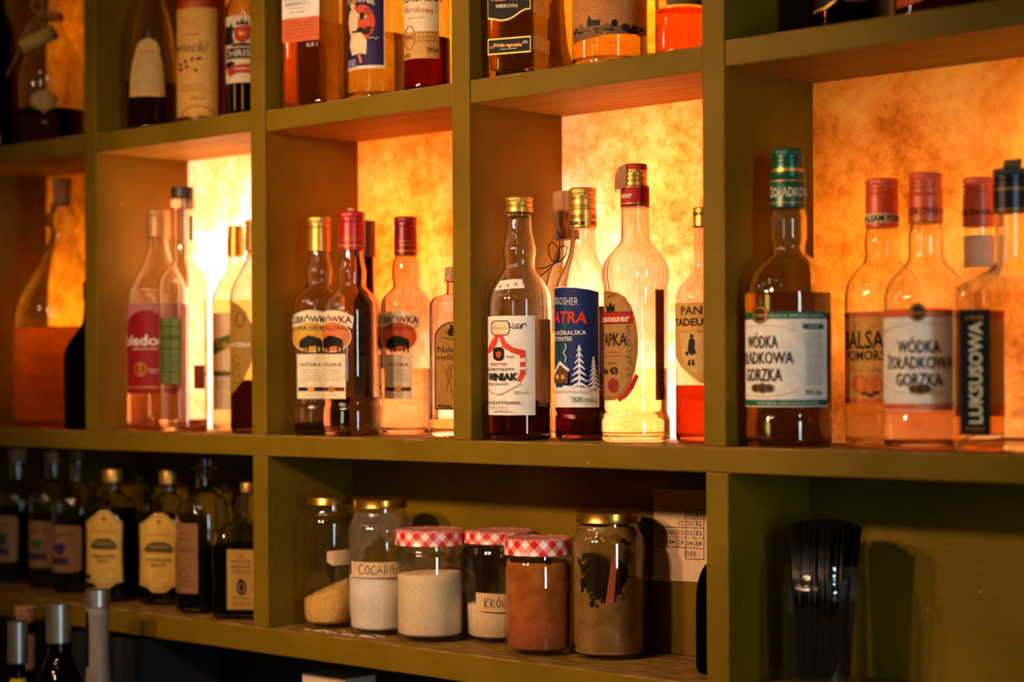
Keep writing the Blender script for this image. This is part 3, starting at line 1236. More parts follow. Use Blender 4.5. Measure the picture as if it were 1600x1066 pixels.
B = Bottle('liquor_bottle', 'bottle with red-brown liquid and a pointed yellow label, cut off by the upright', 1098, .115,
           [(358, 13), (418, 13.5), (428, 18), (440, 30), (452, 39), (468, 43), (676, 43)], liq=liquid((.66, .18, .04)), level=602)
B.screw_cap(324, 356, 14.5, GOLDCAP, (), 'screw_cap', 'gold cap')
Lb = Decal(Sleeve(B, 14.7, B.last))
Lb.text('PAN', 1085, 1099, 335, 6.5, K, .02)
Lb.rect(1083, 354, 1113, 356, K)
Lb.build('cap_lettering')
Lb = B.decal()
YT = paper('#E3B45C', .6, .35)
Lb.poly([(1053, 474), (1143, 474), (1143, 560), (1112, 590), (1096, 600), (1080, 588), (1053, 555)], YT)
Lb.poly([(1062, 520), (1118, 520), (1118, 552), (1095, 586), (1080, 580), (1068, 560)], paper('#EBC878', .6, .35))
Lb.text('PAN', 1065, 1097, 486, 13, K, .02)
Lb.text('TADEUSZ', 1056, 1118, 504, 11.5, K, .03)
Lb.text('Limitowana', 1066, 1104, 518, 5.5, GOLDP, 0, .35)
for P in ([(1077, 531), (1082, 528), (1086, 533), (1085, 545), (1088, 552), (1080, 556), (1075, 548)], [(1079, 523), (1083, 523), (1084, 528), (1078, 528)], [(1071, 552), (1074, 549), (1077, 552), (1074, 557)],
          [(1077, 562), (1079, 562), (1079, 571), (1075, 571)], [(1082, 562), (1084, 562), (1085, 571), (1081, 571)]):
    Lb.poly(P, K)
Lb.build('pointed_label')

# =================================================================== middle row, second compartment
def bison(Lb, cx, cy, w, m):
    P = [(-.5, .05), (-.46, -.12), (-.36, -.2), (-.26, -.26), (-.1, -.34), (.1, -.3), (.32, -.22), (.44, -.16), (.49, 0), (.47, .2), (.45, .42), (.39, .42), (.38, .2), (.3, .14), (.29, .42),
         (.23, .42), (.22, .12), (-.05, .14), (-.1, .2), (-.12, .43), (-.18, .43), (-.18, .2), (-.24, .2), (-.25, .43), (-.31, .43), (-.3, .18), (-.38, .22), (-.47, .18)]
    Lb.poly([(cx + a * w, cy + b_ * w) for a, b_ in P], m)


def bison_label(B, x, oval, ink, sub, dx0=-999):
    Lb = B.decal()
    cream = paper('#F0E0B8')
    # arched title band
    P, Q = [], []
    for k in range(15):
        q = k / 14 * 2 - 1
        P.append((x + 34 * q, 488 + 11 * q * q - 2))
        Q.append((x + 31 * q, 507 + 10 * q * q - 2))
    Lb.poly(P + Q[::-1], cream)
    Lb.text('ŻUBRÓWKA', x - 31, x + 31, 500.5, 11, ink, .03, 0, -0, 0)
    for i in range(len(Lb.V_)):
        pass
    Lb.ell(x, 527, 30, 24, cream)
    Lb.ell(x, 527, 28.5, 22.5, oval)
    Lb.text(sub, x - 26, x + 26, 513.5, 6.2, ink, .02)
    bison(Lb, x, 537, 36, K)
    Lb.rect(x - 21, 554, x + 21, 623, cream)
    Lb.text('WÓDKA', x - 16, x + 16, 570, 5.6, ink, .02)
    Lb.lines(x - 15, x + 15, 578, 594, 5, GREY, 1)
    Lb.rect(x - 19, 605, x + 19, 611, ink)
    Lb.ell(x, 608, 5, 5, GOLDP)
    Lb.lines(x - 8, x + 8, 617, 618, 1, GREY, 1)
    Lb.build('front_label')


B = Bottle('vodka_bottle', 'bison-label vodka bottle with gold cap, standing in the dark corner beside the upright', 499, .054,
           [(394, 16), (405, 17), (425, 22), (438, 20), (446, 20.5), (455, 30), (466, 39), (478, 41.5), (622, 41.5), (625, 40), (631, 40), (634, 41.5), (665, 41.5)],
           group='bison label vodkas', liq=liquid((.55, .40, .16)), level=662)
B.screw_cap(339, 362, 18, GOLDCAP, (348, 356), 'screw_cap', 'gold cap')
B.lathe('cap_collar', [(361, 17), (362, 18.2), (393, 18.2), (394, 17)], GOLDCAP)
bison_label(B, 486, paper('#D8A83A'), K, 'KORA DĘBU')
B = Bottle('vodka_bottle', 'bison-label vodka bottle with bright red cap, front of its compartment', 550, .043,
           [(392, 18), (405, 19), (428, 23), (445, 22), (453, 26), (463, 36), (475, 43), (488, 45), (622, 45), (625, 43.2), (633, 43.2), (636, 45), (668, 45)],
           group='bison label vodkas', liq=liquid((.97, .84, .68)), level=620)
B.screw_cap(331, 355, 20.5, REDCAP, (340, 348), 'screw_cap', 'red cap')
B.lathe('cap_collar', [(354, 19.5), (355, 20.6), (391, 20.6), (392, 19.5)], REDCAP)
Lb = Decal(Sleeve(B, 20.8, B.last))
Lb.rect(525, 384, 575, 386, GOLDP)
Lb.lines(536, 566, 372, 376, 2, GOLDP, 1.2)
Lb.build('cap_lettering')
B.lathe('cap_seal', [(325, 3), (326, 6), (330, 7), (332, 5)], CORK)
bison_label(B, 519, paper('#DC7A3C'), paper('#7A1D18'), 'LIŚĆ KLONU')
B = Bottle('vodka_bottle', 'bison-label vodka bottle with dark red cap, standing against the glowing sheet', 634.5, .128,
           [(400, 16), (412, 21), (430, 22), (447, 20), (455, 26), (466, 36), (478, 39.5), (622, 39.5), (625, 38), (632, 38), (635, 39.5), (668, 39.5)],
           group='bison label vodkas', liq=liquid((.97, .80, .58)), level=576)
B.screw_cap(339, 362, 18, DKRED, (347, 355), 'screw_cap', 'dark red cap')
B.lathe('cap_collar', [(361, 17), (362, 18.2), (399, 18.2), (400, 17)], DKRED)
Lb = Decal(Sleeve(B, 18.4, B.last))
Lb.rect(612, 392, 657, 394, GOLDP)
Lb.lines(622, 648, 378, 384, 2, GOLDP, 1.2)
Lb.build('cap_lettering')
bison_label(B, 622, paper('#D9602F'), paper('#7A1D18'), 'LIŚCIE KLONU')
B = Bottle('liquor_bottle', 'dark slim bottle with brown cap hidden behind the red-capped bison-label bottle', 573, .152,
           [(402, 11), (460, 12), (475, 20), (665, 20)], glass=glass((.25, .12, .05), name='brown_glass'))
B.lathe('cap', [(345, 12), (346, 14.5), (400, 14.5), (402, 13)], BROWN)
B = Bottle('liquor_flask', 'squat square flask with an arched gold label, cut off by the upright', 707, .072,
           [(440, 9), (458, 9.5), (461, 16), (464, 26), (470, 32), (480, 35), (668, 35)], b=.62, rc=.3, psi=-.12, liq=liquid((.95, .75, .42)), level=655)
B.lathe('stopper', [(418, 10), (419, 12), (440, 12), (441, 10)], CORK)
Lb = B.decal()
P = [(x, 640) for x in (738, 679)] + [(679, 530)] + [(708 - 29 * math.cos(a * PI / 12), 530 - 27 * math.sin(a * PI / 12)) for a in range(1, 12)] + [(738, 530)]
Lb.poly([(a, b_) for a, b_ in P], K)
Lb.poly([(708 + (a - 708) * .94, 570 + (b_ - 570) * .97) for a, b_ in P], paper('#C08A3C'))
Lb.text('Nalewka', 684, 732, 546, 10, K, .01)
Lb.text('myśliwska', 682, 735, 558, 9, K, .01)
Lb.poly([(698, 520), (704, 512), (703, 506), (710, 512), (716, 516), (718, 524), (702, 526)], K)
Lb.stroke([(692, 528), (706, 531), (722, 529)], 1.4, K)
Lb.stroke([(696, 612), (700, 596), (697, 582), (704, 570), (712, 574), (716, 590), (724, 600), (718, 618)], 1.2, RUST)
Lb.stroke([(704, 570), (702, 600), (708, 622), (714, 610), (710, 588)], 1.2, RUST)
Lb.stroke([(692, 578), (708, 590), (724, 582)], 1.2, RUST)
Lb.text('40%obj.', 683, 706, 634, 5.5, K, .01)
Lb.build('arched_label')

# =================================================================== middle row, first compartment
B = Bottle('vodka_bottle', 'pale pink liquor bottle with red wrap-around label and tan cap', 247, .070,
           [(372, 15), (390, 17), (410, 24), (425, 31), (440, 40), (452, 46), (465, 48), (658, 48)], liq=liquid((.98, .66, .50)), level=476)
B.screw_cap(328, 346, 18.5, TAN, (338,), 'screw_cap', 'tan cap')
B.lathe('cap_collar', [(345, 17.5), (346, 18.7), (371, 18.7), (372, 17.5)], TAN)
Lb = B.decal()
RD = paper('#A31A22', .5, .3)
P = [(198, 615), (198, 508)] + [(228 - 27 * math.cos(k * PI / 10), 508 - 22 * math.sin(k * PI / 10)) for k in range(1, 10)] + [(255, 508), (275, 508), (275, 615)]
Lb.poly([(196, 476), (276, 476), (276, 615), (196, 615)], paper('#C08488', .5, .4))
Lb.poly(P, RD)
Lb.text('Toledo', 186, 247, 532, 17, WHITE, .015)
Lb.lines(208, 246, 546, 547, 1, WHITE, 1.2)
Lb.ring(220, 577, 9, 11, 2, GOLDP)
Lb.poly([(218, 566), (222, 566), (222, 588), (218, 588)], GOLDP)
Lb.lines(232, 248, 578, 582, 2, WHITE, 1)
Lb.rect(197, 604, 275, 606, GOLDP)
Lb.build('wrap_label')
B = Bottle('vodka_bottle', 'clear straight-necked bottle with brown stopper cap and green-gold label', 286, .042,
           [(311, 16), (318, 15.5), (405, 15.5), (412, 19), (422, 28), (432, 35), (442, 38), (658, 38)], liq=liquid((1, .80, .62)), level=655)
B.lathe('cap', [(293, 16), (294, 17.5), (310, 17.5), (311, 16)], BROWN)
B.lathe('neck_lip', [(311, 16), (312, 18), (325, 18), (328, 15.5)], CLEAR)
Lb = B.decal()
Lb.rect(250, 498, 283.5, 600, paper('#6E7A3A', .5, .3))
for x in (253, 266, 280):
    Lb.rect(x, 498, x + 1.6, 600, paper('#37421C', .5, .2))
for y in (510, 545, 580):
    Lb.rect(250, y, 283, y + 1.6, paper('#37421C', .5, .2))
Lb.text('WÓDKA', 254, 281, 528, 8, paper('#37421C'), .01)
Lb.lines(254, 280, 554, 574, 5, paper('#37421C'), 1.2)
Lb.build('front_label')
Lb = Decal(Sleeve(B, 16.2))
Lb.rect(296, 338, 304, 376, BROWN)
Lb.build('neck_tag')
Lb = B.decal()
Lb.rect(302, 571, 319, 608, paper('#A8481E', .5, .5))
Lb.build('back_label')
B = Bottle('vodka_bottle', 'clear bottle with slanted green ribbon on a pale label, behind a leaf-labelled bottle', 369, .132,
           [(400, 12), (415, 13), (440, 25), (455, 34), (470, 38), (658, 38)], liq=liquid((.98, .85, .6)), level=470)
B.lathe('cap', [(353, 11), (355, 13), (370, 13), (371, 14), (400, 14), (401, 12)], GOLDCAP)
Lb = B.decal()
Lb.rect(333, 490, 368, 640, paper('#F2E6C4', .6, .5))
Lb.poly([(333, 534), (364, 522), (364, 543), (333, 556)], paper('#5E6B22', .6, .2))
Lb.text('NOWA', 336, 362, 539, 12, GOLDP, .02, 0, 0, 5)
Lb.rect(333, 580, 366, 588, paper('#6B6A22', .6, .2))
Lb.lines(337, 360, 596, 606, 3, GREY, 1)
Lb.build('front_label')
B = Bottle('vodka_bottle', 'bottle of dark liquor with gold leaf-shaped label beside the upright', 400, .068,
           [(393, 14), (405, 16), (428, 27), (448, 37), (462, 40.5), (658, 40.5)], liq=liquid((.12, .03, .012)), level=594)
B.screw_cap(344, 393, 16.5, TAN, (352, 360), 'screw_cap', 'tan cap')
Lb = B.decal()
Lb.poly([(359, 470), (372, 476), (385, 488), (394, 510), (397, 540), (392, 570), (380, 596), (366, 612), (359, 616)], paper('#A8802E', .5, .2))
Lb.ring(376, 500, 7, 12, 2, paper('#5C4410'), 16)
Lb.text('WÓDKA', 362, 392, 539, 7.5, WHITE, .01)
for k in range(4):
    Lb.ring(370 + 3 * (k % 2), 562 + k * 11, 6, 5, 1.2, paper('#5C4410'), 12, k, k + 4.5)
Lb.build('leaf_label')

# =================================================================== middle row, far left compartment
B = Bottle('glass_decanter', 'large clear conical decanter with cork, far left of the middle row', 98, .090,
           [(318, 17), (330, 18), (338, 25), (344, 26.5), (351, 25), (358, 18), (375, 20), (400, 30), (430, 47), (450, 60), (475, 71), (500, 76), (640, 77), (652, 75)],
           liq=liquid((.50, .31, .13)), level=512, th=.003)
B.lathe('cork', [(279, 13), (280, 15), (318, 13.5), (322, 13)], CORK)
B = Bottle('liquor_bottle', 'short black bottle in front of the big decanter', 145, .050,
           [(470, 13), (500, 15), (518, 24), (535, 37), (550, 43), (562, 44.5), (650, 44.5)], glass=glass((.10, .06, .04), name='dark_glass'), liq=liquid((.1, .04, .03)), level=560)
B.lathe('cap', [(440, 13), (441, 15), (470, 15), (471, 13)], BLACK)

# =================================================================== middle row, right compartment
def stomach_label(B, band, xl, xr, xc, w, sub, dy=0):
    """white label with coloured bands top and bottom; xc = centre of the lettering, w = half its width"""
    Lb = B.decal()
    y0, y1 = sub
    Lb.rect(xl, y0, xr, y1, WHITE)
    Lb.rect(xl, y0, xr, y0 + 11, band)
    Lb.rect(xl, y1 - 11, xr, y1 - 1.5, band)
    Lb.text('POLSKA SPECJALNOŚĆ', xc + 10, xr - 6, y0 + 6, 3.8, WHITE)
    Lb.text('POLSKA SPECJALNOŚĆ', xc - 4, xr - 14, y1 - 6, 3.4, WHITE)
    Lb.ell(xc, y0 + 4, 13, 14, paper('#3C2A14'))
    Lb.ring(xc, y0 + 4, 11, 12, 1.4, GOLDP)
    Lb.text('POLMOS', xc - 10, xc + 10, y0 + 5, 4.6, GOLDP, .02)
    GL = paper('#C8B27A')
    Lb.ring(xc + 4, y0 + 40, 44 * 1.3, 20, 1.2, GL, 24, .45, PI - .1)
    Lb.ring(xc + 4, y0 + 112, 44 * 1.3, 18, 1.2, GL, 24, PI + .2, 2 * PI - .3)
    yy = (y0 + y1) / 2
    Lb.text('WÓDKA', *w[0], yy - 27.5 + dy, 20, K, .012)
    Lb.text('ŻOŁĄDKOWA', *w[1], yy - 3 + dy, 19, K, .012)
    Lb.text('GORZKA', *w[2], yy + 23 + dy, 20, K, .012)
    for dx, rr in ((-10, 6.5), (0, 8), (10, 6.5)):
        Lb.ell(xc + 4 + dx, yy + 44, rr, rr, paper('#6B4E1E'))
        Lb.ell(xc + 4 + dx, yy + 44, rr * .6, rr * .6, paper('#463212'))
    return Lb


B = Bottle('vodka_bottle', 'big amber vodka bottle with dark green cap and green-banded white label', 1232, .053,
           [(326, 25.5), (345, 29), (370, 29), (388, 26), (397, 29), (407, 41), (419, 53), (434, 61), (450, 65.5), (465, 67), (640, 67), (645, 65), (651, 65), (656, 67), (684, 67)],
           group='stomach bitter vodkas', liq=liquid((.86, .70, .36)), level=459)
B.screw_cap(233.5, 266, 25, GREEN, (243, 250, 257), 'screw_cap', 'dark green cap')
B.lathe('cap_ring', [(264, 24), (265, 25.2), (271, 25.5), (272, 24)], GOLDCAP)
B.lathe('cap_collar', [(270, 25.5), (272, 27.6), (278, 27.6), (279.5, 26.8), (281, 27.6), (325, 28), (327, 26)], GREEN)
Lb = Decal(Sleeve(B, 28.2, B.last))
Lb.rect(1195, 284, 1262, 285.5, GOLDP)
Lb.rect(1195, 318, 1262, 319.5, GOLDP)
Lb.text('ŻOŁĄDKOWA', 1206, 1268, 302, 14, CREAM, .02)
Lb.build('cap_lettering')
Lb = stomach_label(B, GRNP, 1160, 1290, 1189, ((1171, 1216), (1152, 1239), (1169, 1222)), (489, 635))
Lb.rect(1253, 508, 1283, 516, GRNP)
Lb.text('LEMON', 1261, 1276, 512, 3.6, WHITE)
Lb.lines(1256, 1282, 523, 600, 20, GREY, 1.1, .12)
Lb.text('36% obj.', 1256, 1281, 612, 7, K, .01)
Lb.build('front_label')
B = Bottle('vodka_bottle', 'orange-capped bottle with yellow label showing two oranges', 1379, .125,
           [(356, 24), (380, 28), (398, 27), (408, 29), (420, 40), (435, 51), (450, 56.5), (468, 58.5), (680, 58.5)], liq=liquid((.98, .84, .58)), level=488)
B.screw_cap(280, 333, 25.5, ORANGE, (290, 297, 304), 'screw_cap', 'orange cap')
B.lathe('cap_collar', [(332, 24.5), (333, 25.7), (351, 25.7), (351.2, 26), (356, 26), (357, 24)], ORANGE)
Lb = Decal(Sleeve(B, 25.9, B.last))
Lb.rect(1350, 335, 1410, 350, CREAM)
Lb.text('BALSAM POMORSKI', 1350, 1424, 342.5, 10, K, .025)
Lb.build('cap_lettering')
Lb = B.decal()
Lb.rect(1316, 489, 1396, 630, paper('#F8CC66', .6, .55))
Lb.rect(1316, 489, 1396, 497, paper('#E8793A', .6, .3))
Lb.rect(1316, 622, 1396, 630, paper('#E8793A', .6, .3))
Lb.text('Oryginał', 1336, 1376, 509, 6, GOLDP, 0, .3)
Lb.text('BALSAM', 1323, 1400, 531, 28, K, .018)
Lb.text('POMORSKI', 1326, 1398, 555.5, 15.5, K, .014)
Lb.text('Oryginalny', 1330, 1378, 577, 8, GOLDP, 0, .3)
for x, y in ((1345, 600), (1367, 601)):
    Lb.ell(x, y, 12, 15, paper('#DE6A1E'))
Lb.ell(1347, 599, 6, 9, paper('#E98A34'))
Lb.ring(1366, 600, 9, 12, 1.2, paper('#F0B060'))
for x, y in ((1352, 614), (1360, 617), (1368, 613)):
    Lb.ell(x, y, 5, 3, paper('#6E2E14'))
Lb.build('front_label')
B = Bottle('vodka_bottle', 'orange-capped amber vodka bottle with orange-banded white label', 1447, .074,
           [(349, 24), (375, 27.5), (400, 27), (410, 31), (425, 45), (440, 57), (455, 63), (472, 65.5), (640, 65.5), (644, 64), (650, 64), (654, 65.5), (690, 65.5)],
           group='stomach bitter vodkas', liq=liquid((.94, .66, .42)), level=484)
B.screw_cap(271, 303, 25.5, ORANGE, (281, 288, 295), 'screw_cap', 'orange cap')
B.lathe('cap_collar', [(302, 24.5), (304, 26), (306, 25), (308, 26.2), (348, 26.5), (350, 25)], ORANGE)
Lb = Decal(Sleeve(B, 26.7, B.last))
Lb.text('ŻOŁĄDKOWA GORZKA', 1404, 1502, 331, 12, paper('#7A2A12'), .02)
Lb.rect(1415, 343, 1480, 344.4, GOLDP)
Lb.build('cap_lettering')
Lb = stomach_label(B, ORNP, 1376, 1504, 1434, ((1405, 1467), (1390, 1487), (1403, 1470)), (486, 641), 6)
Lb.build('front_label')
B = Bottle('vodka_bottle', 'orange-capped bottle with a white neck sticker, behind the black-labelled bottle', 1530, .149,
           [(355, 22), (420, 23), (430, 28), (445, 38), (462, 42), (690, 42)], liq=liquid((.95, .6, .25)), level=500)
B.screw_cap(278, 310, 24, ORANGE, (288, 295, 302), 'screw_cap', 'orange cap')
B.lathe('cap_collar', [(309, 23), (310, 24.4), (354, 25), (355, 23)], ORANGE)
Lb = Decal(Sleeve(B, 25, B.last))
Lb.text('GORZKA ŻOŁĄDKOWA', 1490, 1562, 333, 9, paper('#5E1E10'), .02)
Lb.build('cap_lettering')
Lb = Decal(Sleeve(B, 23.2))
Lb.rect(1503, 369, 1556, 419, paper('#F2E2BC', .6, .55))
Lb.build('neck_sticker')
Lb = B.decal()
Lb.rect(1484, 489, 1576, 650, paper('#F0E2C4', .6, .5))
Lb.rect(1484, 489, 1576, 500, ORNP)
Lb.rect(1484, 632, 1576, 650, ORNP)
Lb.build('front_label')
B = Bottle('vodka_bottle', 'square clear vodka bottle with black cap and upright black label, right end of the row', 1580, .062,
           [(334, 25), (400, 25), (413, 27), (422, 36), (431, 52), (440, 68), (450, 80), (462, 84), (690, 85)], b=.60, rc=.28, psi=-.16,
           liq=liquid((.99, .88, .62)), level=455, th=.003)
B.screw_cap(264, 292, 27.5, BLACK, (274, 283), 'screw_cap', 'black cap')
B.lathe('cap_collar', [(291, 26.5), (292, 28), (333, 27.5), (334, 26)], BLACK)
Lb = Decal(Sleeve(B, 28.2, B.last))
Lb.rect(1548, 296, 1612, 298, GOLDP)
Lb.rect(1548, 328, 1612, 330, GOLDP)
Lb.build('cap_lettering')
f = bmesh.new()
r = 1 / B.S
vs = [(f.verts.new((dx * r, -.016 + .008 * (i > 0), B.z(y))), f.verts.new((dx * r + 28 * r, -.016 + .008 * (i > 0), B.z(y - 2)))) for i, (dx, y) in enumerate(((-12, 268), (-10, 252), (-8, 251)))]
for a, b_ in zip(vs, vs[1:]):
    f.faces.new([a[0], a[1], b_[1], b_[0]])
bmesh.ops.solidify(f, geom=list(f.faces), thickness=.0004)
bm_obj('paper_strip', f, paper('#8A7F55'), B.root)
Lb = B.decal()
Lb.rect(1502, 484, 1549, 679, KB)
Lb.frame(1504.5, 487, 1546.5, 676, 1.0, paper('#4A3A20'))
Lb.text('1928', 1513, 1538, 497, 6, GOLDP, .01)
Lb.textv('LUKSUSOWA', 1526, 503, 661, 20, paper('#EADBB4'), .03)
Lb.text('VODKA', 1511, 1540, 669, 5.5, GOLDP, .01)
Lb.build('upright_label')
# =================================================================== upper row (bottoms of the bottles; the tops are above the picture)
def zu(i):
    return ZU + BAY[i]


B = Bottle('glass_decanter', 'onion-shaped decanter with dark liquor, twine and a rolled paper tag, upper left', 79, .090,
           [(-50, 15), (-20, 15), (10, 17), (35, 19), (55, 25), (72, 36), (92, 46), (115, 52), (140, 53.5), (180, 53.5), (200, 52), (225, 52)],
           'u', zu(0), liq=liquid((.16, .05, .015)), level=174, th=.003, base=.012)
B.lathe('cork', [(-75, 13), (-74, 15), (-50, 14), (-46, 13)], CORK)
r = 1 / B.S
for k, (y, h) in enumerate(((22, 18.6), (25, 18.9), (28, 19.2), (31, 19.6))):
    tube('twine', [((h + 1) * r * math.cos(a), (h + 1) * r * math.sin(a), B.z(y) + .0006 * math.sin(3 * a + k)) for a in [2 * PI * j / 24 for j in range(25)]], .0012, TWINE, B.root, 6)
tube('twine', [((-19 + 9 * math.cos(a)) * r, -.030 - .002 * math.sin(a), B.z(15 - 10 * math.sin(a))) for a in [2 * PI * j / 20 for j in range(21)]], .0013, TWINE, B.root, 6)
for x1, y1, x2, y2 in ((-20, 27, -52, 82), (-18, 27, -47, 88), (-20, 27, -42, 70), (-14, 28, -66, 127)):
    tube('twine', [(x1 * r, -.028, B.z(y1)), ((x1 + x2) / 2 * r - .002, -.046, B.z((y1 + y2) / 2)), (x2 * r, -.040, B.z(y2))], .0009, TWINE, B.root, 6)
roll = tube('rolled_tag', [(-44 * r, -.060, B.z(86)), (8 * r, -.060, B.z(58))], .0125, paper('#C9963F', .8, .1), B.root, 20)
Lb = B.decal()
Lb.B.curved = True
Lb.ell(69, 164, 20.5, 15.5, paper('#D3A24E'))
Lb.ring(69, 164, 18, 13, 1, paper('#9A6A26'))
Lb.lines(58, 80, 160, 167, 2, paper('#9A6A26'), 1)
Lb.build('oval_sticker')
B = Bottle('liquor_bottle', 'dark round bottle at the far left edge beside the twine-tied decanter', -6, .040,
           [(-40, 14), (10, 15), (26, 19), (36, 24), (48, 28), (62, 30), (235, 30)], 'u', zu(0), glass=glass((.22, .16, .06), name='dark_glass'), liq=liquid((.2, .1, .03)), level=150)
B.lathe('cap', [(-80, 14), (-79, 16), (-40, 16), (-39, 14)], BROWN)

B = Bottle('liquor_bottle', 'clear tapered bottle with a cream thumb-shaped label and brown liquor', 236, .070,
           [(-90, 13), (-40, 14), (-10, 16), (10, 23), (26, 28), (52, 33.5), (79, 37), (110, 39), (200, 39.5)], 'u', zu(1), liq=liquid((.42, .16, .05)), level=132)
B.lathe('cap', [(-130, 13), (-129, 15), (-90, 15), (-89, 13)], BROWN)
Lb = B.decal()
Lb.B.curved = True
P = [(203, 156), (204, 130), (207, 105), (211, 88)] + [(231 - 19 * math.cos(k * PI / 10), 84 - 18 * math.sin(k * PI / 10)) for k in range(1, 10)] + [(250, 88), (254, 105), (256, 130), (257, 156)]
Lb.poly(P, paper('#E2B25A'))
Lb.text('Palone', 216, 241, 86, 6, REDP, 0, .2)
Lb.lines(211, 250, 96, 144, 13, GREY, 1, .1)
Lb.lines(214, 246, 149, 151, 1, GREY, 1.6)
Lb.build('thumb_label')
B = Bottle('liquor_bottle', 'frosted cream bottle with handwritten-style name and a dark sprig', 315, .066,
           [(-110, 15), (-70, 16), (-50, 24), (-30, 35), (-15, 38), (180, 38)], 'u', zu(1), glass=glass((.95, .75, .42), .35, name='frosted_cream_glass'), liq=liquid((.95, .70, .35)), level=-5)
B.lathe('cap', [(-150, 15), (-149, 17), (-110, 17), (-109, 15)], GOLDCAP)
Lb = B.decal()
Lb.rect(270, 19, 339, 186, paper('#E9AC4C', .6, .3))
Lb.lines(284, 312, 60, 62, 1, RUST, 2)
Lb.text('Jałowiecki', 254, 325, 78, 15, K, .0, .35, 0, 2)
for x, y, a, l in ((292, 106, 1.9, 9), (299, 103, 1.2, 10), (306, 101, .7, 9), (296, 112, 2.6, 8), (303, 112, -.9, 9), (309, 98, .1, 8), (286, 108, 2.4, 8)):
    c_, s_ = math.cos(a), -math.sin(a)
    Lb.poly([(x, y), (x + l * .5 * c_ - 2.2 * s_, y + l * .5 * s_ + 2.2 * c_), (x + l * c_, y + l * s_), (x + l * .5 * c_ + 2.2 * s_, y + l * .5 * s_ - 2.2 * c_)], K)
Lb.ell(284, 113, 3.4, 3.6, REDP)
Lb.lines(281, 320, 138, 146, 3, RUST, 1)
Lb.text('500 ml', 297, 321, 159, 4.5, RUST, 0, .2)
Lb.ring(308, 186, 24, 16, 1.4, RUST, 24, 0.1, PI - .1)
Lb.build('front_label')
B = Bottle('liquor_bottle', 'bottle of black liquor with red and navy crest label beside the upright', 387, .098,
           [(-90, 13), (-40, 14), (-10, 20), (6, 30), (20, 34), (175, 34)], 'u', zu(1), liq=liquid((.10, .03, .015)), level=30)
B.lathe('cap', [(-130, 13), (-129, 15), (-90, 15), (-89, 13)], BLACK)
Lb = B.decal()
Lb.rect(352, 30, 422, 134, paper('#E8D6B0'))
WK = paper('#1E1626')
for sg in (-1, 1):      # supporters either side of the shield, wings and scrolls
    Lb.poly([(379 + sg * a_, b_) for a_, b_ in ((12, 72), (15, 60), (13, 50), (17, 40), (20, 47), (24, 43), (23, 52), (29, 50), (25, 60), (30, 62), (22, 68), (27, 74), (18, 75))], WK)
    Lb.poly([(379 + sg * a_, b_) for a_, b_ in ((10, 104), (18, 99), (29, 103), (24, 108), (30, 111), (18, 110))], WK)
Lb.poly([(369, 45), (371, 37), (375, 42), (379, 34), (383, 42), (387, 37), (389, 45)], WK)
Lb.poly([(361, 78), (366, 73), (392, 73), (397, 78)], WK)
Lb.poly([(366, 48), (392, 46), (390, 66), (379, 74), (368, 67)], paper('#B8332A'))
Lb.text('W', 373, 386, 58, 8, GOLDP, .01)
Lb.rect(355, 80, 420, 97, paper('#1B1F3E'))
Lb.text('CHRISTI', 353, 406, 88, 10, CREAM, .01)
Lb.poly([(356, 112), (366, 107), (384, 105), (402, 107), (414, 112), (410, 124), (396, 120), (384, 119), (370, 120), (360, 124)], paper('#B8332A'))
Lb.lines(366, 402, 112.5, 113, 1, CREAM, 2)
Lb.build('crest_label')
Lb = B.decal()
for x in (366, 378):
    Lb.rect(x, 136, x + 1.6, 176, paper('#C79850'))
Lb.build('tan_strips')  # two thin upright tan strips below the label

B = Bottle('liquor_bottle', 'square amber bottle with a white and orange label, first in its upper compartment', 490, .054,
           [(-110, 13), (-60, 14), (-45, 20), (-30, 33), (-18, 35), (150, 35)], 'u', zu(2), b=1.0, rc=.18, psi=-.60, liq=liquid((.94, .64, .28)), level=36, th=.003)
B.lathe('cap', [(-150, 13), (-149, 15), (-110, 15), (-109, 13)], BLACK)
Lb = B.decal()
Lb.xc = 470
Lb.rect(441.5, -28, 499, 33, WHITE)
Lb.rect(441.5, 33, 499, 70, ORNP)
Lb.text('PIGWOWA', 446, 492, -2, 14, K, .02)
Lb.text('RZEMIEŚLNICZA', 447, 479, 11, 5.6, GREY, .01)
Lb.lines(449, 478, 18, 24, 2, GREY, 1.2)
Lb.lines(446, 495, 40, 62, 5, paper('#B8481E'), 1.2)
Lb.text('0,5 l', 479, 496, 76, 6, CREAM, .01)
Lb.build('front_label')
B = Bottle('gin_bottle', 'clear round bottle with purple label of a dancing figure before an orange sun', 590, .090,
           [(-120, 15), (-70, 17), (-50, 28), (-30, 42), (-15, 46), (150, 46)], 'u', zu(2), liq=liquid((.93, .86, .66)), level=57, base=.014)
B.lathe('cork', [(-150, 13), (-149, 17), (-120, 15), (-117, 14)], CORK)
Lb = B.decal()
PUR = paper('#2E2150')
Lb.rect(540, -40, 601, 114, paper('#E9DFCB'))
Lb.rect(540, -38, 599.5, 109, PUR)
Lb.ell(565, 42, 21.5, 27, paper('#E2532A'), 32)
for y in (21, 26, 48):
    Lb.poly([(565, y), (588, y + 3), (588, y + 4.4), (574, y + 3)], PUR)
Lb.text('LA JEUNE', 540, 586, 9, 9, CREAM, .015, 0, 4, 3)
Lb.text('FILLE', 548, 580, -8, 8, CREAM, .015)
FIG = paper('#EFD9A8')
Lb.ell(553, 13, 4.4, 6, paper('#D9A23A'))
Lb.ell(553, 17, 3, 4, FIG)
Lb.poly([(549, 22), (557, 21), (561, 36), (560, 50), (568, 62), (574, 70), (573, 92), (562, 90), (552, 92), (548, 76), (550, 62), (548, 50), (546, 36)], FIG)
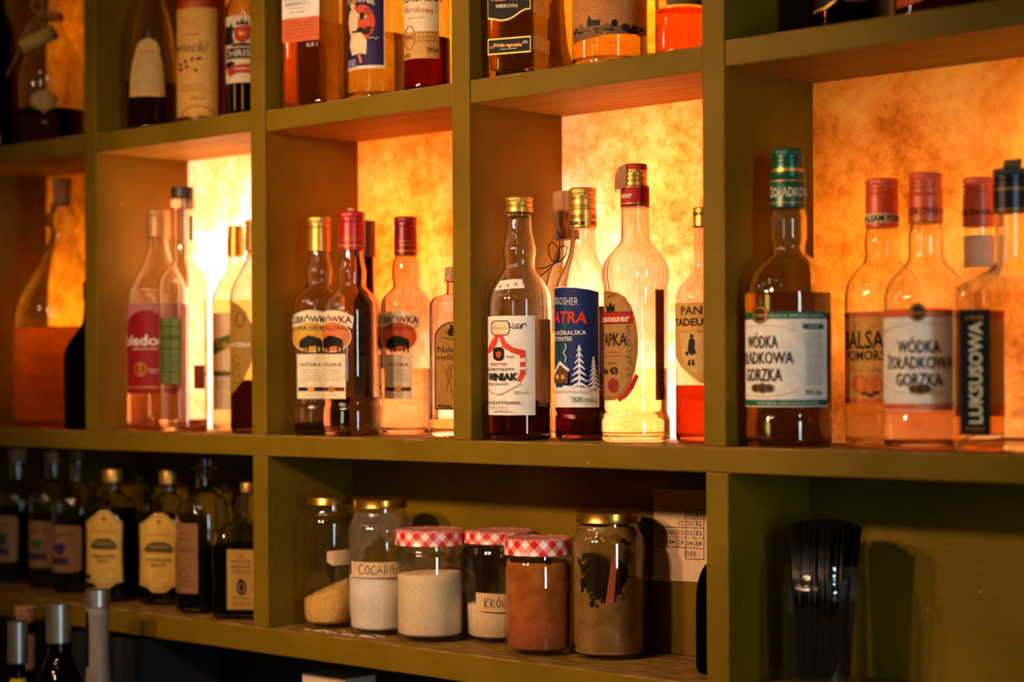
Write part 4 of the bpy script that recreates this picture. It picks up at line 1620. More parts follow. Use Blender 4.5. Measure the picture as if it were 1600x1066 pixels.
Lb.poly([(557, 26), (570, 34), (574, 32), (575, 34), (570, 38), (557, 32)], FIG)
Lb.poly([(560, 92), (564, 91), (567, 104), (564, 106)], paper('#D98A4A'))
Lb.ell(567, 33, 3.5, 6, K)
Lb.ell(573, 57, 6, 5, K)
Lb.ell(564, 53, 5, 3, K)
Lb.poly([(552, 54), (566, 55), (580, 50), (581, 53), (566, 58), (552, 57)], K)
Lb.stroke([(576, 68), (582, 66), (588, 69), (592, 66)], 1, CREAM)
Lb.rect(546, 98, 558, 110, paper('#8A7FA0'))
Lb.build('front_label')
B = Bottle('liquor_bottle', 'bottle of dark red gingerbread liqueur with cream label, right end of its upper compartment', 667, .055,
           [(-120, 13), (-60, 14), (-45, 22), (-30, 33), (-15, 36.5), (128, 36.5)], 'u', zu(2), liq=liquid((.40, .06, .015)), level=62)
B.lathe('cap', [(-150, 13), (-149, 15), (-120, 15), (-119, 13)], REDCAP)
Lb = B.decal()
Lb.rect(630, -30, 686, 97, paper('#EED9AE'))
Lb.rect(630, 55, 686, 97, paper('#D2A04E'))
Lb.text('TORUŃSKA', 630, 690, 2, 13, K, .02)
Lb.text('Piernikowa', 633, 677, 21, 10, RUST, .0, .35, 0, 2)
Lb.lines(636, 670, 34, 36, 1, RUST, 1)
Lb.ring(641, 64, 8.5, 19, 1.6, RUST)
Lb.text('PMK', 635, 648, 63, 8, RUST, .02)
for y in (57, 64, 70):
    Lb.stroke([(652 + t * 2.2, y + 2.2 * math.sin(t * 1.9 + y)) for t in range(14)], .9, RUST)
Lb.text('500 ml', 667, 683, 84, 8, K, 0)
Lb.text('34%', 633, 642, 91, 6, K, 0)
Lb.build('front_label')

B = Bottle('vodka_bottle', 'square ginger vodka bottle with black label bands, above the white-labelled brandy', 810, .050,
           [(-110, 13), (-60, 14), (-45, 22), (-30, 37), (-18, 39), (110, 39)], 'u', zu(3), b=.86, rc=.16, psi=-.42, liq=liquid((.98, .80, .42)), level=-10, th=.003, base=.010)
B.lathe('cap', [(-150, 13), (-149, 15), (-110, 15), (-109, 13)], BLACK)
Lb = B.decal()
Lb.xc = 795
GB = paper('#C9963F', .4, .1, .5)
Lb.poly([(761.5, -40), (828, -40), (828, 23), (820, 23.5), (812, 27), (803, 33), (793, 37), (782, 38), (772, 35), (761.5, 33)], GB)
Lb.poly([(762, -40), (827, -40), (827, 21), (819, 21.5), (811, 25), (802, 31), (793, 34.5), (782, 35.5), (772, 32.5), (762, 30.5)], KB)
Lb.text('Polish Vodka', 768, 816, 2.5, 8, GOLDP, 0, .35, 0, 1)
Lb.text('IMBIROWA', 774.5, 808.5, 14.5, 6, CREAM, .01, 0, 0, 1)
Lb.rect(761.5, 64, 828, 89, GB)
Lb.rect(762.5, 66, 827, 87, KB)
Lb.text('Wódka regionalna', 771, 814, 75, 6, GOLDP, 0, .35, 0, 1)
Lb.text('0,5 l', 764, 771, 77, 4, CREAM)
Lb.text('40%', 815, 824, 73, 5, CREAM)
Lb.lines(779, 808, 81.5, 82, 1, CREAM, 1)
Lb.build('front_label')
for (y0, y1) in ((-40, 28), (62, 84)):
    sd = B.decal(face=B.hw / B.S, psi=-.42 + PI / 2, xc=843)
    v0, v1 = sd.V(y1), sd.V(y0)
    sd.add([(-.026, v0), (.026, v0), (.026, v1), (-.026, v1)], [[0, 1, 2, 3]], paper('#D9AE5C', .6, .3))
    if y0 < 0:
        v0, v1 = sd.V(18), sd.V(-30)
        for k in range(3):
            u = -.012 + k * .009
            for j in range(9):
                a = v0 + (v1 - v0) * j / 9
                sd.layer = 1
                sd.add([(u, a), (u + .0012, a), (u + .0012, a + (v1 - v0) * .07), (u, a + (v1 - v0) * .07)], [[0, 1, 2, 3]], K)
    sd.build('side_label')

B = Bottle('liquor_bottle', 'flared yellow bottle squeezed behind the square black-banded bottle', 866, .132,
           [(-80, 13), (20, 17), (60, 20), (80, 23), (95, 28), (110, 30)], 'u', zu(3), liq=liquid((.98, .78, .25)), level=-20)
B = Bottle('liquor_bottle', 'wide bottle of golden liquor with a printed townscape round its foot', 953, .085,
           [(-130, 15), (-80, 17), (-60, 30), (-40, 54), (-20, 59), (96, 59)], 'u', zu(3), liq=liquid((.98, .84, .52)), level=-30, base=.012)
Lb = B.decal()
TC = paper('#F2C070', .6, .7)
Lb.poly([(896, -40), (1010, -40), (1011, 60), (980, 62), (950, 63), (920, 68), (896, 73)], TC)
Lb.lines(908, 970, -3, 26, 7, RUST, 1.1)
INK = paper('#1E1512')
SKY = [(896, 56), (901, 47), (905, 50), (909, 44), (913, 51), (918, 50), (918, 42), (920, 40), (922, 33), (924, 40), (926, 42), (926, 46), (930, 41), (938, 41), (938, 49), (944, 50), (948, 46), (954, 50), (957, 45), (962, 46), (967, 51), (974, 47), (982, 52), (988, 47), (996, 51), (1004, 50), (1011, 54), (1011, 61), (980, 63), (950, 64), (920, 69), (896, 73)]
Lb.poly([(a, b_) for a, b_ in SKY], paper('#7A5A34'))
for x, y, rx, ry in ((960, 47, 5, 6), (977, 53, 6, 6), (992, 55, 6, 6), (902, 55, 4, 3), (1004, 53, 5, 4), (985, 58, 6, 4)):
    Lb.ell(x, y, rx, ry, INK, 14)
Lb.poly([(919, 41), (922, 33), (925, 41), (925, 50), (919, 50)], INK)
Lb.poly([(926, 41), (938, 41), (938, 49), (926, 49)], INK)
rnd = random.Random(4)
for k in range(26):
    x = 898 + rnd.random() * 108
    y = 53 + rnd.random() * 9
    Lb.rect(x, y, x + 2 + rnd.random() * 5, y + 1.2 + rnd.random() * 2, INK if k % 3 else TC)
    if k % 6:
        Lb.layer -= 1
Lb.rect(896, 73, 896.5, 73.5, INK)
Lb.text('Product of Poland', 918, 965, 76, 3.4, RUST)
Lb.build('townscape_label')
B = Bottle('liquor_bottle', 'round bottle with a little orange liquor left in it, right end of the upper compartment', 1065, .072,
           [(-130, 13), (-80, 15), (-60, 26), (-40, 38), (-20, 41), (8, 41), (13, 40), (20, 41), (72, 41)], 'u', zu(3), liq=liquid((.97, .46, .10)), level=18)
Lb = B.decal()
Lb.rect(1042, 6, 1106, 14, paper('#6B5A2A'))
Lb.build('neck_strip')

B = Bottle('liquor_bottle', 'dark bottle with a gold-edged black label, first in the upper right compartment', 1319, .100,
           [(-150, 15), (-100, 17), (-80, 30), (-60, 46), (-40, 49), (40, 49)], 'u', zu(4), glass=glass((.5, .18, .10), name='ruby_glass'), liq=liquid((.35, .06, .03)), level=8)
Lb = B.decal()
Lb.poly([(1271, -60), (1314, -60), (1314, 2), (1306, 12), (1292, 21), (1271, 24)], GOLDP)
Lb.poly([(1271, -60), (1311, -60), (1311, 0), (1303, 9), (1290, 17), (1271, 20)], KB)
Lb.rect(1320, -40, 1356, 12, paper('#6E1E1A'))
Lb.build('front_label')
B = Bottle('liquor_bottle', 'slim bottle with cream label between two dark red bottles, upper right', 1389, .138,
           [(-150, 10), (-100, 12), (-60, 20), (50, 20)], 'u', zu(4), liq=liquid((.8, .5, .2)), level=-30)
Lb = B.decal()
Lb.rect(1370, -40, 1408, 55, paper('#D9A85A', .6, .3))
Lb.build('front_label')
B = Bottle('liquor_bottle', 'broad bottle of red liquor with orange label, at the top right', 1462, .095,
           [(-150, 15), (-100, 17), (-80, 40), (-60, 60), (-40, 63), (20, 63)], 'u', zu(4), liq=liquid((.55, .09, .05)), level=-20)
Lb = B.decal()
Lb.poly([(1402, -60), (1454, -60), (1452, 0), (1440, 12), (1420, 16), (1402, 16)], paper('#C9562A'))
Lb.build('front_label')

# =================================================================== lower row, bottles on the left
def berry_label(B, x0, x1, y0, y1, hue):
    Lb = B.decal()
    Lb.poly([(x0, y0 + 4), (x0 + 6, y0), (x1 - 4, y0 + 1), (x1, y0 + 5), (x1 - 1, y1 - 6), (x1 - 6, y1 - 1), (x0, y1)], paper('#A07650'))
    Lb.text('Nalewka', x0 + 1, x1 - 8, y0 + 14, 8, paper('#5A3A3A'), 0, .35, 0, -3)
    for dx, dy, rr in ((.2, .48, 6), (.33, .46, 6), (.27, .56, 6)):
        Lb.ell(x0 + dx * (x1 - x0), y0 + dy * (y1 - y0), rr, rr, paper(hue))
    Lb.rect(x0 + 2, y0 + .68 * (y1 - y0), x0 + .55 * (x1 - x0), y0 + .84 * (y1 - y0), paper('#453648'))
    Lb.lines(x0 + .62 * (x1 - x0), x1 - 5, y0 + .3 * (y1 - y0), y0 + .7 * (y1 - y0), 4, paper('#8A5A4A'), 1.4)
    return Lb.build('front_label')


DARKL = (.10, .03, .02)
B = Bottle('nalewka_bottle', 'dark bottle with pale berry label, leftmost on the lower shelf', 28, .125,
           [(718, 11), (748, 12), (760, 20), (770, 30), (782, 33), (905, 33)], 'l', group='berry cordials', liq=liquid(DARKL), level=790)
B.lathe('stopper', [(700, 13), (702, 15), (716, 14), (722, 11)], CORK)
berry_label(B, -4, 29, 804, 876, '#3A4A3C')
B = Bottle('nalewka_bottle', 'brown bottle with torn pale label, second from the left on the lower shelf', 84, .118,
           [(720, 11), (748, 12), (760, 24), (772, 34), (786, 38), (910, 38)], 'l', group='berry cordials', liq=liquid((.35, .17, .06)), level=800)
B.lathe('stopper', [(704, 13), (706, 14.5), (718, 14), (724, 11)], CORK)
berry_label(B, 45, 96, 812, 884, '#4F5A46')
B = Bottle('nalewka_bottle', 'bottle with pale label of dark purple berries, left of the yellow-labelled bottle', 122, .105,
           [(720, 10), (750, 11), (760, 20), (772, 34), (786, 40), (915, 40)], 'l', group='berry cordials', liq=liquid((.30, .08, .03)), level=815)
B.lathe('stopper', [(702, 10), (704, 12), (718, 11), (724, 9)], solid('#8A6B3A', .5, .4, 'dull_brass_stopper'))
berry_label(B, 82, 128, 818, 891, '#4A2A62')


def ornate(B, xc, w, y0, y1, name, sub):
    Lb = B.decal()

    def shape(k, m):
        h = (y1 - y0) / 2 * k
        yc = (y0 + y1) / 2
        ww = w * k
        P = [(xc - ww, yc - h * .70), (xc - ww * .8, yc - h * .74), (xc - ww * .55, yc - h * .86), (xc - ww * .3, yc - h * .97), (xc, yc - h), (xc + ww * .3, yc - h * .97), (xc + ww * .55, yc - h * .86), (xc + ww * .8, yc - h * .74), (xc + ww, yc - h * .70),
             (xc + ww * .95, yc), (xc + ww, yc + h * .84), (xc + ww * .6, yc + h * .88), (xc + ww * .3, yc + h * .99), (xc, yc + h), (xc - ww * .3, yc + h * .99), (xc - ww * .6, yc + h * .88), (xc - ww, yc + h * .84), (xc - ww * .95, yc)]
        Lb.poly(P, m)
    shape(1, paper('#E2B04A'))
    shape(.94, paper('#8A6420'))
    shape(.92, paper('#E2B04A'))
    h = y1 - y0
    Lb.poly([(xc - 4, y0 + h * .1), (xc, y0 + h * .07), (xc + 4, y0 + h * .1), (xc, y0 + h * .15)], RUST)
    Lb.text('NALEWKA', xc - w * .62, xc + w * .62, y0 + h * .27, 4.2, RUST)
    Lb.poly([(xc - w * .75, y0 + h * .47), (xc - w * .55, y0 + h * .40), (xc - w * .3, y0 + h * .36), (xc + w * .3, y0 + h * .36), (xc + w * .55, y0 + h * .40), (xc + w * .75, y0 + h * .47), (xc + w * .6, y0 + h * .5), (xc - w * .6, y0 + h * .5)], paper('#5A4A2A'))
    Lb.text('STAROPOLSKA', xc - w * .45, xc + w * .45, y0 + h * .425, 4, paper('#E2B04A'))
    Lb.text(name, xc - w * .6, xc + w * .6, y0 + h * .59, 5, K, .02)
    Lb.text(sub, xc - w * .35, xc + w * .35, y0 + h * .655, 5, K, .02)
    Lb.lines(xc - w * .3, xc + w * .3, y0 + h * .75, y0 + h * .8, 2, GREY, 1)
    Lb.lines(xc - w * .7, xc + w * .7, y0 + h * .88, y0 + h * .93, 2, GREY, 1.2)
    return Lb


B = Bottle('nalewka_bottle', 'black bottle with ornate yellow label, nearer the left edge', 177, .066,
           [(752, 11), (766, 12), (776, 22), (786, 34), (798, 40), (810, 41.5), (925, 41.5)], 'l', group='yellow label cordials', liq=liquid((.05, .02, .015)), level=795)
B.screw_cap(733, 753, 15.5, GOLDCAP, (), 'screw_cap', 'gold cap')
Lb = ornate(B, 163, 28, 795, 915, 'ORZECHOWA', 'NUTTY')
Lb.ell(140, 898, 4, 4, K)
Lb.build('ornate_label')
B = Bottle('nalewka_bottle', 'dark bottle with dull cap half hidden between the two yellow-labelled bottles', 222, .136,
           [(750, 9), (766, 10), (776, 18), (788, 24), (920, 25)], 'l', liq=liquid(DARKL), level=800)
B.screw_cap(731, 751, 12, BROWN, (), 'screw_cap')
B = Bottle('nalewka_bottle', 'brown bottle with ornate yellow label beside the stoppered clear bottle', 264, .100,
           [(755, 10), (769, 11), (778, 22), (790, 37), (803, 44), (815, 46), (935, 46)], 'l', group='yellow label cordials', liq=liquid((.16, .06, .03)), level=805)
B.screw_cap(734, 756, 14.5, GOLDCAP, (), 'screw_cap', 'gold cap')
ornate(B, 249, 31, 799, 921, 'CYTRYNOWA', 'MALTY').build('ornate_label')
B = Bottle('nalewka_bottle', 'clear bottle with glass stopper, half full of black liquor, plain brown label', 319, .068,
           [(735, 11), (763, 12), (770, 20), (778, 32), (788, 40), (802, 44.5), (950, 44.5)], 'l', liq=liquid((.06, .025, .02)), level=856)
B.lathe('glass_stopper', [(718, 9), (719, 12), (729, 12.5), (731, 22), (733, 22), (735, 11), (748, 9)], GREENISH)
Lb = B.decal()
Lb.rect(276, 815, 309.5, 923, paper('#8A6036'))
Lb.lines(281, 303, 830, 850, 3, paper('#5A3A20'), 1.6)
Lb.text('NALEWKA', 283, 305, 857, 6, paper('#5A3A20'), .02)
Lb.ring(288, 893, 7, 7, 1.5, paper('#5A3A20'))
Lb.lines(281, 303, 905, 911, 2, paper('#5A3A20'), 1.2)
Lb.build('front_label')
B = Bottle('glass_bottle', 'empty clear bottle standing behind, between the stoppered and the square bottle', 357, .144,
           [(755, 8), (768, 9), (776, 15), (790, 20), (940, 20.5)], 'l', base=.01)
B = Bottle('nalewka_bottle', 'small square bottle with dome shoulder and gold label beside the lower upright', 388, .062,
           [(768, 9.5), (800, 10.5), (811, 16), (816, 28), (824, 40), (836, 49), (850, 52), (962, 52)], 'l', b=.72, rc=.34, psi=-.28, liq=liquid((.12, .04, .02)), level=850)
B.screw_cap(754, 769, 11.5, GOLDCAP, (), 'screw_cap', 'gold cap')
Lb = B.decal()
Lb.xc = 367
Lb.rect(344, 855, 389, 949, paper('#7E5C26'))
Lb.rect(345.5, 856.5, 387.5, 947.5, paper('#B08438'))
Lb.poly([(362, 866), (366, 863), (370, 866), (366, 870)], RUST)
for y, t in ((874, 'POLSKA'), (882, 'NALEWKA'), (890, 'WIŚNIOWA')):
    Lb.text(t, 351, 382, y, 4.4, paper('#6B4A1E'), .02)
Lb.ell(367, 914, 7.5, 12, K)
Lb.ring(367, 914, 5, 8, 1.4, paper('#B08438'))
Lb.ell(366, 904, 3, 3.5, K)
Lb.lines(350, 384, 930, 931, 1, RUST, 1.6)
Lb.lines(350, 384, 938, 941, 2, RUST, 1)
Lb.build('front_label')

# =================================================================== lower row, jars
def jar(name, label, cx, Y, outline, lid, lidmat, lidlabel, group=None, **kw):
    B = Bottle(name, label, cx, Y, outline, 'l', cat='jar', group=group, glass=JARGLASS, **kw)
    y0, y1, hw = lid
    rows = [(y0, hw * .90), (y0 + .8, hw * .965), (y0 + 2.5, hw), (y1 - 2, hw), (y1 - 1, hw * 1.012), (y1, hw * .985)]
    pr = [(h / B.S, B.z(y)) for y, h in rows]
    pr = [(0.0, pr[0][1] - .0006), (pr[0][0] * .93, pr[0][1] - .0006)] + pr + [(0.0, pr[-1][1])]
    o = revolve('lid', pr[::-1], lidmat, B.root, 96, uv=True)
    autosmooth(o, 40)
    o['label'] = lidlabel
    return B


def powder(B, y0, y1, c1, c2, name='powder', scale=260):
    """filling from the jar's floor up to a surface from pixel row y0 (left) to y1 (right), slightly heaped"""
    m = solid(c1, .95, 0, name, .10, scale, .25) if c2 is None else None
    if m is None:
        key = ('powder', c1, c2)
        m, nt, out = nodes(name)
        col, fac = noise_mix(nt, lin(c1), lin(c2), scale, 5, .3, .7)
        p = N(nt, 'ShaderNodeBsdfPrincipled', Roughness=.95)
        nt.links.new(col, p.inputs['Base Color'])
        nt.links.new(p.outputs[0], out.inputs[0])
    seg = 64
    za, zb = B.z(y0), B.z(y1)
    zt = (za + zb) / 2
    prof = [(r * .985 - .0002, z) for r, z in B.inner if z < min(za, zb) - .002]
    prof[0] = (0.0, prof[0][1])
    verts, faces, ring = [(0, 0, prof[0][1])], [], []
    rows = prof[1:]
    rt = B.ri(zt) * .985 - .0002
    for r, z in rows:
        ring.append([len(verts) + k for k in range(seg)])
        verts += [(r * math.cos(2 * PI * k / seg), r * math.sin(2 * PI * k / seg), z) for k in range(seg)]
    rnd = random.Random(len(rows) + int(B.cx))
    for fr in (1.0, .8, .55, .28):
        ring.append([len(verts) + k for k in range(seg)])
        for k in range(seg):
            x, y = rt * fr * math.cos(2 * PI * k / seg), rt * fr * math.sin(2 * PI * k / seg)
            verts.append((x, y, zt + (zb - za) / 2 * x / rt + .0016 * (1 - fr) + (rnd.random() - .5) * .0014))
    for k in range(seg):
        faces.append([0, ring[0][(k + 1) % seg], ring[0][k]])
    for a, b_ in zip(ring, ring[1:]):
        for k in range(seg):
            k2 = (k + 1) % seg
            faces.append([a[k], a[k2], b_[k2], b_[k]])
    faces.append(ring[-1])
    o = mesh_obj(name, verts, faces, [m], B.root)
    return o


def film_rows(B, y0, y1, n=24):
    za, zb = max(B.z(y1), B.inner[2][1]), B.z(y0)
    return [(B.ri(max(z, .0086)) - .0003, z) for z in [za + (zb - za) * k / n for k in range(n + 1)]]


TAPE = paper('#D9B384', .75, .1)
INKM = paper('#15100E')


def write(Lb, word, x, y, h, w, gap, slant=0.0):
    """hand lettering with a marker: strokes on a unit cell"""
    S_ = {'C': [[(.95, .15), (.6, 0), (.2, .2), (.05, .55), (.25, .95), (.6, 1), (.95, .82)]],
          'O': [[(.5, 0), (.15, .25), (.1, .7), (.45, 1), (.85, .75), (.9, .3), (.5, 0)]],
          'A': [[(0, 1), (.5, 0), (.95, 1)], [(.2, .62), (.8, .6)]],
          'I': [[(.5, 0), (.5, 1)]],
          'N': [[(.05, 1), (.1, 0), (.85, 1), (.9, 0)]],
          'E': [[(.95, -.05), (.1, 0), (.1, 1), (.9, .98)], [(.1, .48), (.8, .45)]],
          'K': [[(.1, 0), (.12, 1)], [(.9, 0), (.12, .55), (.85, 1)]],
          'R': [[(.1, 1), (.1, 0), (.7, .08), (.75, .38), (.12, .5), (.85, 1)]],
          'Ó': [[(.5, 0), (.15, .25), (.1, .7), (.45, 1), (.85, .75), (.9, .3), (.5, 0)], [(.45, -.12), (.7, -.35)]],
          'W': [[(0, 0), (.25, 1), (.5, .3), (.75, 1), (1, 0)]]}
    xs = x
    for i, ch in enumerate(word):
        hh = h * (1.12 if i == 0 else .95)
        ww = w * (.5 if ch == 'I' else 1.15 if ch == 'W' else 1)
        for st in S_[ch]:
            Lb.stroke([(x + a * ww, y + slant * (x + a * ww - xs) + (b_ - 1) * hh) for a, b_ in st], 1.5, INKM)
            Lb.layer -= 1
        x += ww + gap
    Lb.layer += 1


GOLDLID = solid('#C9933C', .25, .92, 'gold_lid', .06)
B = jar('storage_jar', 'gold-lidded jar a third full of yellowish powder, leftmost of the jars', 515, .068,
        [(787, 33), (797, 34), (803, 36), (812, 41), (822, 42.5), (955, 42.5), (965, 41)], (775, 788, 35), GOLDLID, 'gold lid', 'gold lidded jars')
powder(B, 936, 902, '#D6983A', '#EBBC60', 'yellow_powder')
Lb = B.decal()
Lb.poly([(511, 858), (556, 854), (556, 879), (519, 880), (511, 874)], TAPE)
Lb.build('paper_tape')
B = jar('storage_jar', 'gold-lidded jar half full of white powder with handwritten tape', 595, .070,
        [(792, 40), (800, 40.5), (806, 43), (818, 50), (828, 52.5), (940, 52.5), (958, 51), (968, 50), (976, 50)], (778, 793, 41.5), GOLDLID, 'gold lid', 'gold lidded jars')
powder(B, 898, 902, '#F4E2C8', '#FFF4E2', 'white_powder')
Lb = B.decal()
Lb.poly([(550, 874), (622, 874), (622, 898), (550, 898)], TAPE)
write(Lb, 'COCAINE', 561, 893, 14, 8.2, 1.2, -.035)
Lb.build('paper_tape')
fm = revolve('powder_film', film_rows(B, 800, 975), film('#B8977A', '#D8BFA2', (0.006, .105, .030, .030), 'white_dust_film', .16), B.root, 56)
B = jar('storage_jar', 'wide jar of cream crumbs under a gingham lid, left of the other gingham lids', 672, .066,
        [(850, 50), (858, 50.5), (864, 53), (870, 54), (985, 54)], (826, 851, 54.5), gingham(), 'red and white gingham lid', 'gingham lidded jars')
powder(B, 897, 892, '#E8BE8A', '#F8DDB2', 'cream_crumbs', 420)
B = jar('storage_jar', 'gingham-lidded jar with a low fill of pale powder and taped name', 780, .118,
        [(848, 49), (856, 49.5), (864, 52), (872, 53), (994, 53)], (828, 848, 54.5), gingham(), 'red and white gingham lid', 'gingham lidded jars')
powder(B, 943, 940, '#F2C890', '#FCE2B8', 'pale_powder')
Lb = B.decal()
Lb.poly([(744, 921), (796, 923), (796, 951), (750, 950), (744, 945)], TAPE)
write(Lb, 'KRÓW', 757, 944, 13.5, 7.6, 1.4, -.02)
Lb.build('paper_tape')
B = jar('storage_jar', 'gingham-lidded jar of orange-red ground spice, nearest of the gingham lids', 841, .066,
        [(864, 49), (872, 49.5), (878, 52), (886, 53.5), (1010, 53.5)], (839, 866, 54), gingham(), 'red and white gingham lid', 'gingham lidded jars')
powder(B, 960, 956, '#A84A16', '#BE6024', 'red_spice')
revolve('spice_film', film_rows(B, 876, 966), film('#A8541E', '#C4702E', (0.012, .125, .006, .010), 'orange_spice_film', .90), B.root, 56)
B = jar('storage_jar', 'tall gold-lidded jar coated with brown powder, rightmost of the jars', 951, .100,
        [(814, 47), (822, 47.5), (828, 50), (840, 56), (850, 58), (1000, 58), (1012, 56)], (798, 816, 50.5), GOLDLID, 'gold lid', 'gold lidded jars')
powder(B, 972, 962, '#6E4A22', '#8A6332', 'brown_powder')
revolve('spice_film', film_rows(B, 820, 1034), film('#7A5426', '#936A36', (-0.002, .112, .034, .046), 'brown_powder_film'), B.root, 56)
Lb = Decal(B, off=-.0052)
Lb.poly([(957, 864), (962, 862), (968, 868), (964, 890), (961, 925), (958, 950), (948, 952), (944, 946), (948, 920), (953, 888)], paper('#C2582A'))
Lb.build('orange_streak')

# bottle behind the second lower upright
B = Bottle('glass_bottle', 'round black bottle peeking out from behind the right lower upright', 1131, .085,
           [(860, 12), (872, 16), (884, 30), (900, 38), (925, 43), (960, 44), (1040, 42)], 'l', glass=glass((.10, .06, .04), name='dark_glass'), liq=liquid((.1, .04, .03)), level=900)
B.lathe('cap', [(835, 13), (836, 15), (860, 15), (861, 13)], BLACK)

# seating-plan note pinned to the back board
def back_px(x, y):
    k = at(x, D2 - .001, y)[0]
    return k, zpx(k, D2 - .001, y)


class Flat:
    pass


nx, nz = back_px(1062, 835)
note = thing('seating_note', 'white paper sheet with a printed grid of table numbers on the back board', 'note', (nx, D2 - .0012, nz))
NB = Flat()
NB.S, NB.root, NB.X, NB.Y, NB.z0 = 1, note, nx, D2 - .0012, nz
ND = Decal.__new__(Decal)
ND.B, ND.off, ND.psi, ND.face, ND.layer, ND.xc = NB, .0003, 0.0, 0.0, 0, 0
ND.V_, ND.F_, ND.M_, ND.mats = [], [], [], []
ND.U = lambda x: back_px(x, 835)[0] - nx
ND.V = lambda y: None


def nrect(pts, m):
    ND.add([(back_px(x, y)[0] - nx, back_px(x, y)[1] - nz) for x, y in pts], [list(range(len(pts)))], m)


nrect([(1021, 907), (1022, 764), (1112, 766), (1112, 910)][::-1], paper('#D8B48C', .7, 0))
GX = [1028.5, 1043.5, 1057.5, 1071.5, 1085.5, 1100.5]


def gy(x, y):
    return y + (x - 1028) * .035


def gl(x0, y0, x1, y1, w=1.1):
    if abs(x1 - x0) > abs(y1 - y0):
        nrect([(x0, gy(x0, y0) + w / 2), (x1, gy(x1, y1) + w / 2), (x1, gy(x1, y1) - w / 2), (x0, gy(x0, y0) - w / 2)], K)
    else:
        nrect([(x0 - w / 2, gy(x0, y1)), (x0 + w / 2, gy(x0, y1)), (x0 + w / 2, gy(x0, y0)), (x0 - w / 2, gy(x0, y0))], K)
    ND.layer -= 1


gl(1028.5, 823, 1100.5, 823); gl(1028.5, 838.5, 1071.5, 838.5, .7); gl(1028.5, 854, 1071.5, 854)
gl(1071.5, 795, 1100.5, 795); gl(1071.5, 809, 1100.5, 809, .7); gl(1071.5, 839, 1100.5, 839, .7); gl(1071.5, 855, 1100.5, 855, .9); gl(1071.5, 872, 1100.5, 872)
gl(1028.5, 823, 1028.5, 854); gl(1043.5, 823, 1043.5, 854, .7); gl(1057.5, 823, 1057.5, 854, .7)
gl(1071.5, 795, 1071.5, 872); gl(1085.5, 795, 1085.5, 855, .8); gl(1100.3, 795, 1100.3, 872)
ND.layer += 1


def gt(t, x, y, h=6.5, w=9):
    vs, fs, tw = glyphs(t, .01)
    x0, z0_ = back_px(x - w / 2, gy(x, y) + h / 2)
    x1, z1_ = back_px(x + w / 2, gy(x, y) - h / 2)
    ND.add([(x0 + (x1 - x0) * a / tw - nx, z0_ + (z1_ - z0_) * b_ - nz) for a, b_ in vs], fs, K)
    ND.layer -= 1


for t, x, y in (('D1', 1078, 802), ('E1', 1092.5, 802), ('C2', 1064.5, 816.5), ('D2', 1078, 816), ('E2', 1092.5, 816), ('A3', 1035, 831), ('B3', 1050, 831), ('C3', 1064, 831), ('D3', 1078, 831), ('E3', 1092.5, 831),
                ('A4', 1035, 846), ('B4', 1050, 846), ('C4', 1064, 846), ('D4', 1078, 847), ('E4', 1092.5, 847), ('D/E5', 1080, 863.5)):
    gt(t, x, y, 6.5, 16 if t == 'D/E5' else 8.5)
ND.build('paper_sheet')

# =================================================================== lower right: jar of straws
B = Bottle('straw_jar', 'clear glass jar holding black drinking straws on the lower shelf', 1287, .076,
           [(880, 60), (881, 64), (886, 64.5), (888, 62), (897, 62), (899, 63.5), (902, 63.5), (905, 62), (910, 64), (915, 67.5), (921, 68.5), (927, 67.5), (932, 66), (1060, 63)], 'l', cat='jar',
           glass=JARGLASS, th=.003)
import mathutils
STR = solid('#0C0B0B', .24, 0, 'black_straw_plastic')
Lst = zpx(B.X, B.Y, 834) - B.z0
sr = .0017
sv, sf = [], []
for k in range(10):
    a = 2 * PI * k / 10
    sv += [(sr * math.cos(a), sr * math.sin(a), 0), (sr * math.cos(a), sr * math.sin(a), Lst), (sr * .75 * math.cos(a), sr * .75 * math.sin(a), Lst), (sr * .75 * math.cos(a), sr * .75 * math.sin(a), 0)]
for k in range(10):
    a, b_ = 4 * k, 4 * ((k + 1) % 10)
    for j in range(4):
        j2 = (j + 1) % 4
        sf.append([a + j, b_ + j, b_ + j2, a + j2])
proto = None
rz = B.root.rotation_euler.z
rnd = random.Random(3)
n = 0
for i in range(-11, 12):
    for j in range(-11, 12):
        px = .0056 * (i + .5 * (j % 2))
        py = .0056 * .866 * j
        if math.hypot(px, py) > .0345:
            continue
        # leaning slightly to the right in the picture
        bx_, by_ = px * .84 - .001, py * .86
        tx, ty = px * 1.13 + .0025, py * 1.05
        zt = -.006 * (math.hypot(px, py) / .034) ** 2 + rnd.random() * .003
        c_, s_ = math.cos(rz), math.sin(rz)
        P0 = Vector((B.X + bx_ * c_ - by_ * s_, B.Y + bx_ * s_ + by_ * c_, B.z0 + .0085))
        P1 = Vector((B.X + tx * c_ - ty * s_, B.Y + tx * s_ + ty * c_, B.z0 + Lst))
        d = (P1 - P0).normalized()
        if proto is None:
            proto = mesh_obj('drinking_straw', sv, sf, [STR])
            o = proto
        else:
            o = proto.copy()
            COL.objects.link(o)
        o.location = P0 + Vector((0, 0, zt + .006 if zt < 0 else zt + .006))
        o.rotation_euler = d.to_track_quat('Z', 'Y').to_euler()
        tag(o, 'thin black drinking straw standing in the clear jar', 'straw', 'black straws in the jar')
        n += 1

